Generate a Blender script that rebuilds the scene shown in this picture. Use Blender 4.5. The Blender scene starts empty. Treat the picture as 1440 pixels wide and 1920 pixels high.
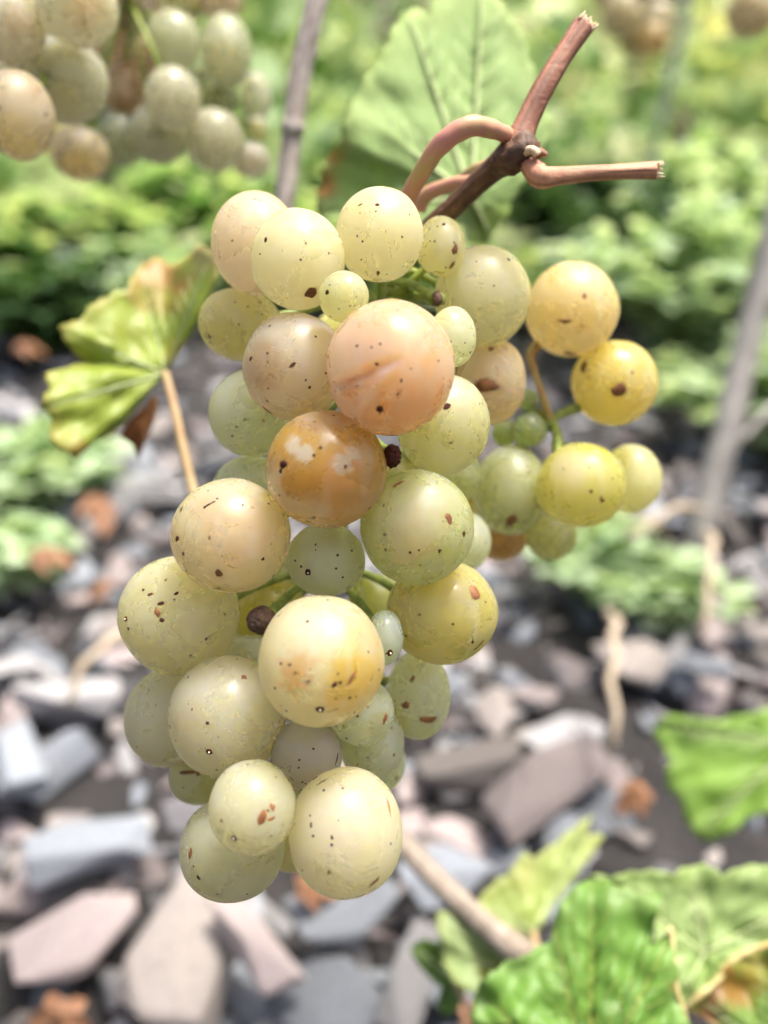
import bpy, bmesh, math, random
from mathutils import Vector, Matrix, noise, Quaternion

R = math.radians
sc = bpy.context.scene
COL = sc.collection
random.seed(7)

# ------------------------------------------------------------------ camera, sky, sun, exposure
SLOPE = R(20)                      # vineyard hillside rises away from the camera
PITCH = R(-10)
NV = Vector((0, -math.sin(SLOPE), math.cos(SLOPE)))      # slope normal
UV = Vector((0, math.cos(SLOPE), math.sin(SLOPE)))       # up-slope
CAM = NV * 0.35
FPX = 1663.0                       # focal length in photo pixels (1440 x 1920)
cd = bpy.data.cameras.new('camera')
cam = bpy.data.objects.new('camera', cd); COL.objects.link(cam)
cam.location = CAM
cam.rotation_euler = (R(90) + PITCH, 0, 0)
cd.sensor_fit = 'VERTICAL'; cd.sensor_height = 24.0; cd.sensor_width = 18.0
cd.lens = 24.0 * FPX / 1920.0
cd.clip_start = 0.01; cd.clip_end = 500
cd.dof.use_dof = True; cd.dof.focus_distance = 0.124
cd.dof.aperture_fstop = cd.lens / 3.3
cd.dof.aperture_blades = 0
sc.camera = cam

SUN_EL, SUN_AZ = R(73), R(122)     # azimuth measured clockwise from +Y (180 = behind the camera)
w = bpy.data.worlds.new('World'); sc.world = w; w.use_nodes = True
wn = w.node_tree.nodes; wl = w.node_tree.links
sky = wn.new('ShaderNodeTexSky'); sky.sky_type = 'NISHITA'; sky.sun_disc = False
sky.sun_elevation = SUN_EL; sky.sun_rotation = SUN_AZ
sky.air_density = 0.5; sky.dust_density = 6.0; sky.ozone_density = 0.2
wl.new(sky.outputs[0], wn['Background'].inputs[0])
wn['Background'].inputs[1].default_value = 0.15
sd = bpy.data.lights.new('sun', 'SUN'); sd.energy = 3.2; sd.angle = R(14); sd.color = (1.0, 0.95, 0.87)
so = bpy.data.objects.new('sun', sd); COL.objects.link(so)
sdir = Vector((math.sin(SUN_AZ) * math.cos(SUN_EL), math.cos(SUN_AZ) * math.cos(SUN_EL), math.sin(SUN_EL)))
so.rotation_euler = sdir.to_track_quat('Z', 'Y').to_euler(); so.location = (0, -1, 4)
sc.view_settings.view_transform = 'Standard'; sc.view_settings.look = 'None'
sc.view_settings.gamma = 1.0; sc.view_settings.use_curve_mapping = False
sc.view_settings.exposure = 1.12
sc.render.engine = 'CYCLES'
sc.cycles.use_denoising = True
sc.cycles.max_bounces = 14; sc.cycles.transmission_bounces = 10; sc.cycles.diffuse_bounces = 4; sc.cycles.volume_bounces = 7

CR = Vector((1, 0, 0)); CF = Vector((0, math.cos(PITCH), math.sin(PITCH))); CU = CR.cross(CF)

def P(px, py, mm):
    """point seen at photo pixel (px,py), mm in front of the camera"""
    d = mm / 1000.0
    return CAM + CF * d + CR * ((px - 720) / FPX * d) + CU * ((960 - py) / FPX * d)

def G(px, py, h=0.0):
    """point on the slope (raised h metres) seen at pixel"""
    ray = CF + CR * ((px - 720) / FPX) + CU * ((960 - py) / FPX)
    t = (h - 0.35) / ray.dot(NV)
    return CAM + ray * t

SM = Matrix((CR, UV, NV)).transposed()          # slope frame -> world
def S(x, v, n=0.0): return CR * x + UV * v + NV * n

# ------------------------------------------------------------------ helpers
WL = {}
def tag(o, label=None, cat=None, group=None, kind=None):
    if label: o['label'] = label
    if cat: o['category'] = cat
    if group: o['group'] = group
    if kind: o['kind'] = kind
    return o

def link(o, parent, loc):
    COL.objects.link(o)
    WL[o.name] = Vector(loc)
    if parent is not None:
        o.parent = parent; o.location = Vector(loc) - WL[parent.name]
    else:
        o.location = loc
    return o

def empty(name, loc):
    o = bpy.data.objects.new(name, None); o.empty_display_size = 0.01
    return link(o, None, loc)

class MB:
    def __init__(s): s.v = []; s.f = []; s.c = []; s.col = (1, 1, 1)
    def add(s, vs, fs, cols=None):
        b = len(s.v); s.v += [Vector(p) for p in vs]
        s.c += cols if cols else [s.col] * len(vs)
        s.f += [tuple(b + i for i in f) for f in fs]
    def tube(s, pts, rads, n=8, cap=True, bump=0.0, seed=0, lon=0.45):
        pts = [Vector(p) for p in pts]
        if isinstance(rads, (int, float)): rads = [rads] * len(pts)
        vs = []; fs = []; cs = []
        up = None
        for i, p in enumerate(pts):
            t = (pts[min(i + 1, len(pts) - 1)] - pts[max(i - 1, 0)]).normalized()
            if up is None:
                up = t.orthogonal().normalized()
            up = (up - t * up.dot(t)).normalized()
            b = t.cross(up)
            for k in range(n):
                a = 2 * math.pi * k / n
                d = up * math.cos(a) + b * math.sin(a)
                r = rads[i]
                if bump:
                    r *= 1 + bump * noise.noise(Vector((math.cos(a) * n * 0.16 + seed * 7.1, math.sin(a) * n * 0.16, i * lon + seed)))
                vs.append(p + d * r)
                gv = 1 + 0.75 * noise.noise(Vector((math.cos(a) * n * 0.2 + seed * 3.3, math.sin(a) * n * 0.2, i * lon * 0.5 + seed)))
                cs.append((gv, gv, gv))
        for i in range(len(pts) - 1):
            for k in range(n):
                k2 = (k + 1) % n
                fs.append((i * n + k, i * n + k2, (i + 1) * n + k2, (i + 1) * n + k))
        if cap:
            fs.append(tuple(range(n))[::-1]); fs.append(tuple((len(pts) - 1) * n + k for k in range(n)))
        s.add(vs, fs, cs)
    def build(s, name, mat, parent=None, loc=None, smooth=True, colors=True):
        if loc is None: loc = WL[parent.name] if parent is not None else (0, 0, 0)
        loc = Vector(loc)
        me = bpy.data.meshes.new(name)
        me.from_pydata([p - loc for p in s.v], [], s.f); me.update()
        if colors:
            a = me.color_attributes.new('tint', 'FLOAT_COLOR', 'POINT')
            a.data.foreach_set('color', [x for c in s.c for x in (c[0], c[1], c[2], 1.0)])
        if smooth: me.shade_smooth()
        me.materials.append(mat)
        o = bpy.data.objects.new(name, me)
        return link(o, parent, loc)

def catmull(pts, n=8):
    """smooth path; pts may be any length vectors"""
    pts = [Vector(p) for p in pts]; out = []
    for i in range(len(pts) - 1):
        p0, p1, p2, p3 = pts[max(i - 1, 0)], pts[i], pts[i + 1], pts[min(i + 2, len(pts) - 1)]
        for k in range(n):
            t = k / n
            out.append(0.5 * ((2 * p1) + (p2 - p0) * t + (2 * p0 - 5 * p1 + 4 * p2 - p3) * t * t + (3 * p1 - p0 - 3 * p2 + p3) * t ** 3))
    out.append(pts[-1]); return out

def path_px(rows, n=8):
    """rows (px,py,depth_mm,radius_px) -> world points, radii"""
    q = catmull([(a, b, c) for a, b, c, d in rows], n)
    rr = catmull([(d, d * c, 0) for a, b, c, d in rows], n)
    return [P(*p) for p in q], [r[0] * q[i][2] / 1000 / FPX for i, r in enumerate(rr)]

# ------------------------------------------------------------------ materials
def mat(name):
    m = bpy.data.materials.new(name); m.use_nodes = True
    nt = m.node_tree
    return m, nt, nt.nodes, nt.links, nt.nodes['Principled BSDF']
def mixc(nt, fac, a, b, mode='MIX'):
    n = nt.nodes.new('ShaderNodeMix'); n.data_type = 'RGBA'; n.blend_type = mode
    for s, v in ((n.inputs[0], fac), (n.inputs[6], a), (n.inputs[7], b)):
        if isinstance(v, (int, float)): s.default_value = v
        elif isinstance(v, tuple): s.default_value = (*v, 1)
        else: nt.links.new(v, s)
    return n.outputs[2]
def noisen(nt, scale, detail=3, rough=0.55, coord='Object', dist=0.0):
    tc = nt.nodes.new('ShaderNodeTexCoord')
    n = nt.nodes.new('ShaderNodeTexNoise'); n.inputs['Scale'].default_value = scale
    n.inputs['Detail'].default_value = detail; n.inputs['Roughness'].default_value = rough
    n.inputs['Distortion'].default_value = dist
    nt.links.new(tc.outputs[coord], n.inputs['Vector'])
    return n.outputs[0]
def ramp(nt, src, lo, hi, a=0.0, b=1.0):
    n = nt.nodes.new('ShaderNodeMapRange'); n.interpolation_type = 'SMOOTHSTEP'
    nt.links.new(src, n.inputs[0])
    for i, v in enumerate((lo, hi, a, b)): n.inputs[i + 1].default_value = v
    return n.outputs[0]
def bumpn(nt, src, strength, dist):
    b = nt.nodes.new('ShaderNodeBump'); b.inputs['Strength'].default_value = strength
    b.inputs['Distance'].default_value = dist
    nt.links.new(src, b.inputs['Height']); return b.outputs[0]

def attr(nt, name='tint'):
    a = nt.nodes.new('ShaderNodeAttribute'); a.attribute_name = name; return a.outputs[0]

def grape_material():
    m, nt, N, L, b = mat('grape_skin')
    col = attr(nt)
    oi = N.new('ShaderNodeObjectInfo')
    # waxy bloom, patchy, partly rubbed off
    tc = N.new('ShaderNodeTexCoord')
    vm = N.new('ShaderNodeVectorMath'); vm.operation = 'ADD'
    cb = N.new('ShaderNodeCombineXYZ')
    for i in range(3): L.new(oi.outputs['Random'], cb.inputs[i])
    L.new(tc.outputs['Object'], vm.inputs[0]); L.new(cb.outputs[0], vm.inputs[1])
    def nz(scale, detail, dist=0.0, rough=0.55):
        n = N.new('ShaderNodeTexNoise'); n.inputs['Scale'].default_value = scale; n.inputs['Detail'].default_value = detail
        n.inputs['Distortion'].default_value = dist; n.inputs['Roughness'].default_value = rough
        L.new(vm.outputs[0], n.inputs['Vector']); return n.outputs[0]
    n1 = nz(130, 6, 0.8, 0.62); n2 = nz(900, 3); n3 = nz(300, 2, 3.5)
    bloom = ramp(nt, n1, 0.34, 0.66)
    fine = ramp(nt, n2, 0.35, 0.7)
    # hair-fine russet scratches
    a1 = N.new('ShaderNodeMath'); a1.operation = 'SUBTRACT'; L.new(n3, a1.inputs[0]); a1.inputs[1].default_value = 0.5
    a2 = N.new('ShaderNodeMath'); a2.operation = 'ABSOLUTE'; L.new(a1.outputs[0], a2.inputs[0])
    line = ramp(nt, a2.outputs[0], 0.0, 0.006, 1, 0)
    gate = ramp(nt, nz(760, 2), 0.55, 0.62)
    mm = N.new('ShaderNodeMath'); mm.operation = 'MULTIPLY'; L.new(line, mm.inputs[0]); L.new(gate, mm.inputs[1])
    m3 = N.new('ShaderNodeMath'); m3.operation = 'MULTIPLY'; L.new(mm.outputs[0], m3.inputs[0]); m3.inputs[1].default_value = 0.42
    bf = N.new('ShaderNodeMath'); bf.operation = 'MULTIPLY'; L.new(bloom, bf.inputs[0]); bf.inputs[1].default_value = 0.42
    ac = N.new('ShaderNodeAttribute'); ac.attribute_name = 'clear'
    k1 = N.new('ShaderNodeMath'); k1.operation = 'MULTIPLY_ADD'; L.new(ac.outputs['Fac'], k1.inputs[0]); k1.inputs[1].default_value = -3.6; k1.inputs[2].default_value = 1.0
    k2 = N.new('ShaderNodeMath'); k2.operation = 'MULTIPLY'; L.new(bf.outputs[0], k2.inputs[0]); L.new(k1.outputs[0], k2.inputs[1]); bf = k2
    c1 = mixc(nt, bf.outputs[0], col, (0.88, 0.85, 0.79))
    # pale vascular streaks running from stalk to tip under the skin
    sv = N.new('ShaderNodeVectorMath'); sv.operation = 'MULTIPLY'; L.new(vm.outputs[0], sv.inputs[0]); sv.inputs[1].default_value = (1, 1, 0.12)
    ns = N.new('ShaderNodeTexNoise'); ns.inputs['Scale'].default_value = 420; ns.inputs['Detail'].default_value = 3; ns.inputs['Distortion'].default_value = 0.5
    L.new(sv.outputs[0], ns.inputs['Vector'])
    c1 = mixc(nt, ramp(nt, ns.outputs[0], 0.5, 0.66, 0.0, 0.34), c1, (0.88, 0.87, 0.80))
    c2 = mixc(nt, ramp(nt, n2, 0.42, 0.70, 0.0, 0.26), c1, (0.62, 0.50, 0.16))
    c3 = mixc(nt, m3.outputs[0], c2, (0.30, 0.20, 0.08))
    k3 = N.new('ShaderNodeMath'); k3.operation = 'MULTIPLY_ADD'; L.new(ac.outputs['Fac'], k3.inputs[0]); k3.inputs[1].default_value = -1.25; k3.inputs[2].default_value = 0.275
    L.new(mixc(nt, k3.outputs[0], c3, (0.96, 0.95, 0.90)), b.inputs['Base Color'])
    b.inputs['Subsurface Weight'].default_value = 1.0
    b.inputs['Subsurface Radius'].default_value = (1.0, 0.82, 0.30)
    b.inputs['Subsurface Scale'].default_value = 0.012
    b.inputs['Subsurface Anisotropy'].default_value = 0.3
    ro = N.new('ShaderNodeMath'); ro.operation = 'MULTIPLY_ADD'
    L.new(bloom, ro.inputs[0]); ro.inputs[1].default_value = 0.30; ro.inputs[2].default_value = 0.16
    L.new(ro.outputs[0], b.inputs['Roughness'])
    b.inputs['Transmission Weight'].default_value = 0.70
    b.inputs['IOR'].default_value = 1.36
    b.inputs['Specular IOR Level'].default_value = 0.7
    L.new(bumpn(nt, nz(420, 4, 0.5, 0.55), 0.07, 0.0005), b.inputs['Normal'])
    # thin skin over wet flesh: part of the light passes right through and leaves yellow
    t = N.new('ShaderNodeBsdfTranslucent')
    sat = N.new('ShaderNodeHueSaturation'); sat.inputs['Saturation'].default_value = 1.75; sat.inputs['Value'].default_value = 1.2
    L.new(col, sat.inputs['Color']); L.new(sat.outputs[0], t.inputs[0])
    mx = N.new('ShaderNodeMixShader'); mx.inputs[0].default_value = 0.19
    L.new(b.outputs[0], mx.inputs[1]); L.new(t.outputs[0], mx.inputs[2]); L.new(mx.outputs[0], N['Material Output'].inputs[0])
    # cloudy flesh inside the skin: white scatter, tinted absorption (the berry's own colour)
    vs = N.new('ShaderNodeVolumeScatter'); va = N.new('ShaderNodeVolumeAbsorption'); ad = N.new('ShaderNodeAddShader')
    vs.inputs['Color'].default_value = (1, 1, 1, 1); vs.inputs['Density'].default_value = 270; vs.inputs['Anisotropy'].default_value = 0.45
    L.new(oi.outputs['Color'], va.inputs['Color']); va.inputs['Density'].default_value = 19
    L.new(vs.outputs[0], ad.inputs[0]); L.new(va.outputs[0], ad.inputs[1]); L.new(ad.outputs[0], N['Material Output'].inputs['Volume'])
    return m

def simple(name, col, rough=0.7, col2=None, scale=300, bump=0.0, bdist=0.0005, spec=0.4, sss=0.0):
    m, nt, N, L, b = mat(name)
    if col2:
        L.new(mixc(nt, ramp(nt, noisen(nt, scale, 5, 0.6), 0.35, 0.65), col, col2), b.inputs['Base Color'])
    else:
        b.inputs['Base Color'].default_value = (*col, 1)
    b.inputs['Roughness'].default_value = rough; b.inputs['Specular IOR Level'].default_value = spec
    if sss:
        b.inputs['Subsurface Weight'].default_value = sss; b.inputs['Subsurface Scale'].default_value = 0.002
        b.inputs['Subsurface Radius'].default_value = (1, 0.7, 0.4)
    if bump: L.new(bumpn(nt, noisen(nt, scale * 1.7, 5, 0.65), bump, bdist), b.inputs['Normal'])
    return m

def bark(name, c1, c2, scale=260, stretch=8):
    """streaky along-the-cane bark: wave-like noise on generated coords"""
    m, nt, N, L, b = mat(name)
    n1 = noisen(nt, scale, 6, 0.7, dist=0.8); n2 = noisen(nt, scale * 0.25, 3)
    c = mixc(nt, ramp(nt, n1, 0.35, 0.65), c1, c2)
    c = mixc(nt, ramp(nt, n2, 0.45, 0.7, 0, 0.5), c, tuple(x * 0.55 for x in c1))
    c = mixc(nt, 0.8, c, mixc(nt, 1.0, c, attr(nt), 'MULTIPLY'))
    L.new(c, b.inputs['Base Color']); b.inputs['Roughness'].default_value = 0.6
    L.new(bumpn(nt, n1, 0.5, 0.0006), b.inputs['Normal'])
    return m

def leaf_material(name, tint=True, trans=0.45, island=False, cols=None, rough=0.45, bump=0.25, scale=220):
    m, nt, N, L, b = mat(name)
    if tint: col = attr(nt)
    else:
        g = N.new('ShaderNodeNewGeometry'); cr = N.new('ShaderNodeValToRGB')
        L.new(g.outputs['Random Per Island'], cr.inputs[0])
        e = cr.color_ramp.elements
        for i, c in enumerate(cols):
            el = e[i] if i < 2 else e.new(1.0)
            el.position = i / (len(cols) - 1); el.color = (*c, 1)
        col = cr.outputs[0]
    n1 = noisen(nt, scale, 5, 0.6)
    col = mixc(nt, ramp(nt, n1, 0.3, 0.7, 0.0, 0.35), col, mixc(nt, 1.0, col, (0.62, 0.68, 0.5), 'MULTIPLY'))
    L.new(col, b.inputs['Base Color'])
    b.inputs['Roughness'].default_value = rough; b.inputs['Specular IOR Level'].default_value = 0.45
    if bump: L.new(bumpn(nt, noisen(nt, scale * 2.5, 4), bump, 0.0006), b.inputs['Normal'])
    t = N.new('ShaderNodeBsdfTranslucent')
    L.new(mixc(nt, 1.0, col, (1.15, 1.10, 0.72), 'MULTIPLY'), t.inputs[0])
    mx = N.new('ShaderNodeMixShader'); mx.inputs[0].default_value = trans
    L.new(b.outputs[0], mx.inputs[1]); L.new(t.outputs[0], mx.inputs[2])
    L.new(mx.outputs[0], N['Material Output'].inputs[0])
    return m

def stone_material(name, c1, c2, c3):
    m, nt, N, L, b = mat(name)
    oi = N.new('ShaderNodeObjectInfo')
    c = mixc(nt, ramp(nt, noisen(nt, 60, 6, 0.65), 0.35, 0.65), c1, c2)
    c = mixc(nt, ramp(nt, noisen(nt, 22, 4), 0.5, 0.68, 0, 0.8), c, c3)
    g = N.new('ShaderNodeNewGeometry')
    v = N.new('ShaderNodeMath'); v.operation = 'ADD'; L.new(oi.outputs['Random'], v.inputs[0]); L.new(g.outputs['Random Per Island'], v.inputs[1])
    v2 = N.new('ShaderNodeMath'); v2.operation = 'FRACT'; L.new(v.outputs[0], v2.inputs[0])
    mr = ramp(nt, v2.outputs[0], 0, 1, 0.48, 1.12)
    hs = N.new('ShaderNodeHueSaturation'); L.new(mr, hs.inputs['Value']); L.new(c, hs.inputs['Color'])
    L.new(hs.outputs[0], b.inputs['Base Color'])
    b.inputs['Roughness'].default_value = 0.62; b.inputs['Specular IOR Level'].default_value = 0.4
    L.new(bumpn(nt, noisen(nt, 130, 6, 0.7), 0.5, 0.002), b.inputs['Normal'])
    return m

M_GRAPE = grape_material()
M_SPECK = simple('speck_brown', (0.085, 0.024, 0.014), 0.8, (0.040, 0.013, 0.009), 900, spec=0.15)
M_RUST = simple('blemish_rust', (0.27, 0.115, 0.035), 0.6, (0.13, 0.045, 0.018), 700, 0.3, 0.0002)
M_DRY = simple('dried_berry', (0.075, 0.045, 0.030), 0.7, (0.14, 0.085, 0.055), 600, 0.5, 0.0003, spec=0.25)
M_DRYR = simple('dried_red_berry', (0.055, 0.012, 0.009), 0.6, (0.10, 0.025, 0.018), 600, 0.5, 0.0003, spec=0.3)
M_PALE = simple('scar_point', (0.62, 0.50, 0.36), 0.6)
M_STEMG = simple('stem_green', (0.30, 0.36, 0.07), 0.5, (0.16, 0.22, 0.04), 500, 0.2, 0.0003, sss=0.2)
M_STEMY = simple('stem_straw', (0.48, 0.38, 0.12), 0.5, (0.42, 0.26, 0.10), 400, 0.2, 0.0003, sss=0.2)
M_PINK = simple('peduncle_pink', (0.50, 0.22, 0.18), 0.45, (0.44, 0.30, 0.14), 160, 0.25, 0.0004, sss=0.2)
M_SHOOT = bark('shoot_bark', (0.20, 0.075, 0.045), (0.30, 0.14, 0.08), 420)
M_SHOOTD = bark('shoot_bark_dark', (0.09, 0.040, 0.020), (0.15, 0.075, 0.035), 420)
M_SIDE = bark('side_branch_bark', (0.40, 0.17, 0.10), (0.46, 0.25, 0.14), 420)
M_CUT = simple('cut_wood', (0.70, 0.58, 0.40), 0.8, (0.55, 0.42, 0.26), 900, 0.6, 0.0004)
M_CANE = bark('dry_cane_bark', (0.30, 0.25, 0.21), (0.50, 0.45, 0.41), 200)
M_CANE2 = bark('brown_cane_bark', (0.20, 0.16, 0.12), (0.33, 0.28, 0.23), 200)
M_STAKE = bark('stake_wood', (0.19, 0.18, 0.165), (0.30, 0.285, 0.26), 60)
M_STRAW = simple('straw', (0.45, 0.38, 0.28), 0.8, (0.32, 0.25, 0.18), 120)
M_LEAF = leaf_material('vine_leaf', True, 0.42)
M_LEAFU = leaf_material('vine_leaf_underside', True, 0.30, rough=0.7, bump=0.5, scale=500)
M_VEINP = simple('vein_pale', (0.42, 0.50, 0.24), 0.6)
M_PETI = simple('petiole', (0.40, 0.26, 0.14), 0.5, (0.45, 0.33, 0.16), 200)
M_FOL = leaf_material('vine_foliage', False, 0.58, cols=[(0.05, 0.12, 0.035), (0.14, 0.28, 0.08), (0.32, 0.48, 0.20), (0.44, 0.57, 0.27), (0.62, 0.68, 0.38)], bump=0, scale=40)
M_FOLY = leaf_material('vine_foliage_suntinted', False, 0.6, cols=[(0.16, 0.28, 0.10), (0.46, 0.62, 0.28), (0.64, 0.76, 0.40), (0.78, 0.82, 0.48), (0.84, 0.80, 0.46)], bump=0, scale=40)  # brightened leaves: sunlight on the vines is put into their colour
M_FOLD = leaf_material('dark_foliage', False, 0.3, cols=[(0.04, 0.09, 0.03), (0.07, 0.14, 0.04), (0.10, 0.19, 0.06)], bump=0, scale=40)  # dark leaf colours paint the shaded gaps among the bright foliage
M_WEED = leaf_material('weed_foliage', False, 0.5, cols=[(0.30, 0.44, 0.25), (0.54, 0.68, 0.45), (0.66, 0.78, 0.56)], bump=0, scale=60)
M_DEAD = leaf_material('dead_leaf', False, 0.25, cols=[(0.26, 0.10, 0.05), (0.34, 0.17, 0.09), (0.24, 0.12, 0.07)], bump=0, scale=120)
STONES = {
    'blue': stone_material('slate_blue_grey', (0.221, 0.246, 0.279), (0.295, 0.320, 0.353), (0.180, 0.197, 0.221)),
    'pink': stone_material('slate_pinkish', (0.312, 0.257, 0.250), (0.374, 0.320, 0.304), (0.265, 0.234, 0.242)),
    'pale': stone_material('slate_pale_grey', (0.296, 0.296, 0.304), (0.374, 0.367, 0.359), (0.257, 0.257, 0.273)),
    'brown': stone_material('slate_brownish', (0.238, 0.212, 0.196), (0.306, 0.272, 0.246), (0.187, 0.170, 0.170)),
    'dark': stone_material('slate_dark', (0.120, 0.120, 0.128), (0.160, 0.152, 0.160), (0.096, 0.096, 0.104)),
}
def ground_material():
    m, nt, N, L, b = mat('hillside_soil')
    c = mixc(nt, ramp(nt, noisen(nt, 40, 6, 0.7), 0.35, 0.65), (0.012, 0.011, 0.011), (0.030, 0.027, 0.026))
    tc = N.new('ShaderNodeTexCoord'); sx = N.new('ShaderNodeSeparateXYZ'); L.new(tc.outputs['Object'], sx.inputs[0])
    ad = N.new('ShaderNodeMath'); ad.operation = 'MULTIPLY_ADD'; L.new(noisen(nt, 5.0, 5, 0.6), ad.inputs[0]); ad.inputs[1].default_value = 1.2; L.new(sx.outputs[1], ad.inputs[2])
    c = mixc(nt, ramp(nt, ad.outputs[0], 1.7, 2.3, 0, 0.9), c, mixc(nt, ramp(nt, noisen(nt, 9, 5), 0.4, 0.6), (0.14, 0.20, 0.06), (0.26, 0.32, 0.11)))
    L.new(c, b.inputs['Base Color']); b.inputs['Roughness'].default_value = 0.9
    L.new(bumpn(nt, noisen(nt, 60, 6, 0.7), 0.8, 0.01), b.inputs['Normal'])
    return m
M_GROUND = ground_material()

# ------------------------------------------------------------------ hillside
def hill_h(x, v):
    """height above the slope plane: the hillside steepens further up"""
    h = 0.0
    if v > 3.0: h += (v - 3.0) ** 2 * 0.035 if v < 9 else 36 * 0.035 + (v - 9) * 0.42
    h += 0.02 * noise.noise(Vector((x * 0.8, v * 0.8, 3))) * min(1, abs(v - 0.5) / 2)
    return h
def build_ground():
    mb = MB()
    xs = [i for i in (-60, -40, -25, -15, -9, -6, -4)] + [-3 + 0.25 * i for i in range(25)] + [4, 6, 9, 15, 25, 40, 60]
    vs = [-40, -25, -15, -9, -6, -4] + [-3 + 0.25 * i for i in range(41)] + [8, 9.5, 12, 16, 22, 30, 45, 70]
    pts = [S(x, v, hill_h(x, v) if v > -2 else 0) for v in vs for x in xs]
    nx = len(xs)
    mb.add(pts, [(j * nx + i, j * nx + i + 1, (j + 1) * nx + i + 1, (j + 1) * nx + i) for j in range(len(vs) - 1) for i in range(nx - 1)])
    o = mb.build('hillside_ground', M_GROUND)
    tag(o, 'dark earth of the steep vineyard slope under the slate chips', 'ground', kind='structure')
build_ground()

# ------------------------------------------------------------------ grape bunches
FRONT = []           # grapes of the main bunch, for mark placement

class Grape:
    def __init__(s, px, py, rx, ry, mm, col, label=None, bruises=(), tilt=0.0, sub=4, shrivel=0.0, scratch=False):
        s.px, s.py, s.rx, s.ry, s.mm = px, py, rx, ry, mm
        s.col, s.label, s.bruises, s.tilt, s.sub, s.shrivel = col, label, list(bruises), tilt, sub, shrivel
        s.seed = random.random() * 50
        s.linecol = None; s.groove = None; s.marks = []; s.obj = None
    @property
    def k(s): return s.mm / 1000 / FPX
    def finish(s):
        s.c = P(s.px, s.py, s.mm)
        a, b = s.rx * s.k, s.ry * s.k
        s.rad = (a, b, (a + b) / 2)
        ct, st = math.cos(s.tilt), math.sin(s.tilt)
        s.ax = (CR * ct + CU * st, CU * ct - CR * st, CF)
        s.r = (a * b * s.rad[2]) ** (1 / 3)
    def local(s, d):          # world direction -> point (relative to centre) on the skin
        q = Vector((d.dot(s.ax[i]) / s.rad[i] for i in range(3)))
        r = 1 / q.length
        n = 1 + 0.024 * noise.noise(d * 1.5 + Vector((s.seed, 0, 0)))
        if s.shrivel:
            n += s.shrivel * (noise.noise(d * 3.0 + Vector((0, s.seed, 0))) - abs(noise.noise(d * 6 + Vector((s.seed, s.seed, 0)))))
        if s.groove:
            n += s.groove(d * r + s.c)
        return d * (r * n)
    def hit(s, px, py):       # direction (from centre) of the skin point seen at a pixel, or None
        o = CAM - s.c; ray = P(px, py, s.mm) - CAM
        oo = Vector((o.dot(s.ax[i]) / s.rad[i] for i in range(3)))
        dd = Vector((ray.dot(s.ax[i]) / s.rad[i] for i in range(3)))
        A, B, C = dd.dot(dd), oo.dot(dd), oo.dot(oo) - 1
        D = B * B - A * C
        if D < 0: return None, 9
        t = (-B - math.sqrt(D)) / A
        return (o + ray * t).normalized(), t * s.mm
    def build(s, parent, name='grape'):
        bm = bmesh.new(); bmesh.ops.create_icosphere(bm, subdivisions=s.sub, radius=1.0)
        br = []
        for (bx, by, brad, bc, stg) in s.bruises:
            d, t = s.hit(bx, by)
            if d is None:
                d = (P(bx, by, s.mm) - s.c - CF * 0.3 * s.r).normalized()
            br.append((d, brad * s.k / s.r, bc, stg))
        cols = []; clr = []
        sat0 = (max(s.col) - min(s.col)) / max(s.col)
        for v in bm.verts:
            d = v.co.normalized()
            c = Vector(s.col)
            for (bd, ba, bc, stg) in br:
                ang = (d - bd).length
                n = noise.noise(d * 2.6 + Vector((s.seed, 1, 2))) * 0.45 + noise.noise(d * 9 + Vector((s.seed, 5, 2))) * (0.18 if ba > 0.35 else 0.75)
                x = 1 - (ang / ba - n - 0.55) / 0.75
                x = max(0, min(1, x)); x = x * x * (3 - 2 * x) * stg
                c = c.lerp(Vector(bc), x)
            if s.linecol: c = s.linecol(d / Vector((d.dot(s.ax[i]) / s.rad[i] for i in range(3))).length + s.c, c)
            g = 1 + 0.05 * noise.noise(d * 4 + Vector((s.seed, 9, 9)))
            cols += [min(0.86, c[0] * g * 1.015), c[1] * g, c[2] * g * 0.92, 1.0]
            sat = (max(c) - min(c)) / max(c)
            clr.append(max(0.0, min(0.22, 0.60 * (sat - 0.62))))
            v.co = s.local(d)
        me = bpy.data.meshes.new(name); bm.to_mesh(me); bm.free()
        a = me.color_attributes.new('tint', 'FLOAT_COLOR', 'POINT'); a.data.foreach_set('color', cols)
        a = me.attributes.new('clear', 'FLOAT', 'POINT'); a.data.foreach_set('value', clr)
        me.shade_smooth(); me.materials.append(M_GRAPE if s.col[0] > 0.2 else (M_DRYR if s.col[0] > 0.08 and s.col[1] < 0.04 else M_DRY))
        o = bpy.data.objects.new(name, me); link(o, parent, s.c)
        if s.label: o['label'] = s.label
        k = len(cols) // 4; mc = [sum(cols[j::4]) / k for j in range(3)]; mxc = max(mc)
        o.color = ((mc[0] / mxc) ** 1.2, (mc[1] / mxc) ** 1.2, (mc[2] / mxc) ** 2.4, 1)
        s.obj = o
        specks = MB(); scars = []; blems = []
        for (d, rr, kind, el, ang) in s.marks:
            if kind == 's': s.patch(specks, d, rr, el, ang)
            elif kind == 'o':
                scars.append((d, rr))
            else:
                q = MB(); s.patch(q, d, rr, el, ang, 18, 0.17 if rr / s.k > 9 else 0.26); blems.append(q)
        if specks.v:
            k = specks.build('specks', M_SPECK, o); k['kind'] = 'stuff'
        for q in blems: q.build('blemish', M_RUST, o)
        for (d, rr) in scars:
            q = MB(); s.patch(q, d, rr, 1, 0, 12, 0.18, hollow=True); z = q.build('stem_end_scar', M_SPECK, o)
            q = MB(); p = s.local(d) + s.c
            q.tube([p - d * rr * 0.3, p + d * rr * 0.35, p + d * rr * 0.6], [rr * 0.30, rr * 0.28, rr * 0.12], 7)
            q.build('scar_point', M_PALE, o)
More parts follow.
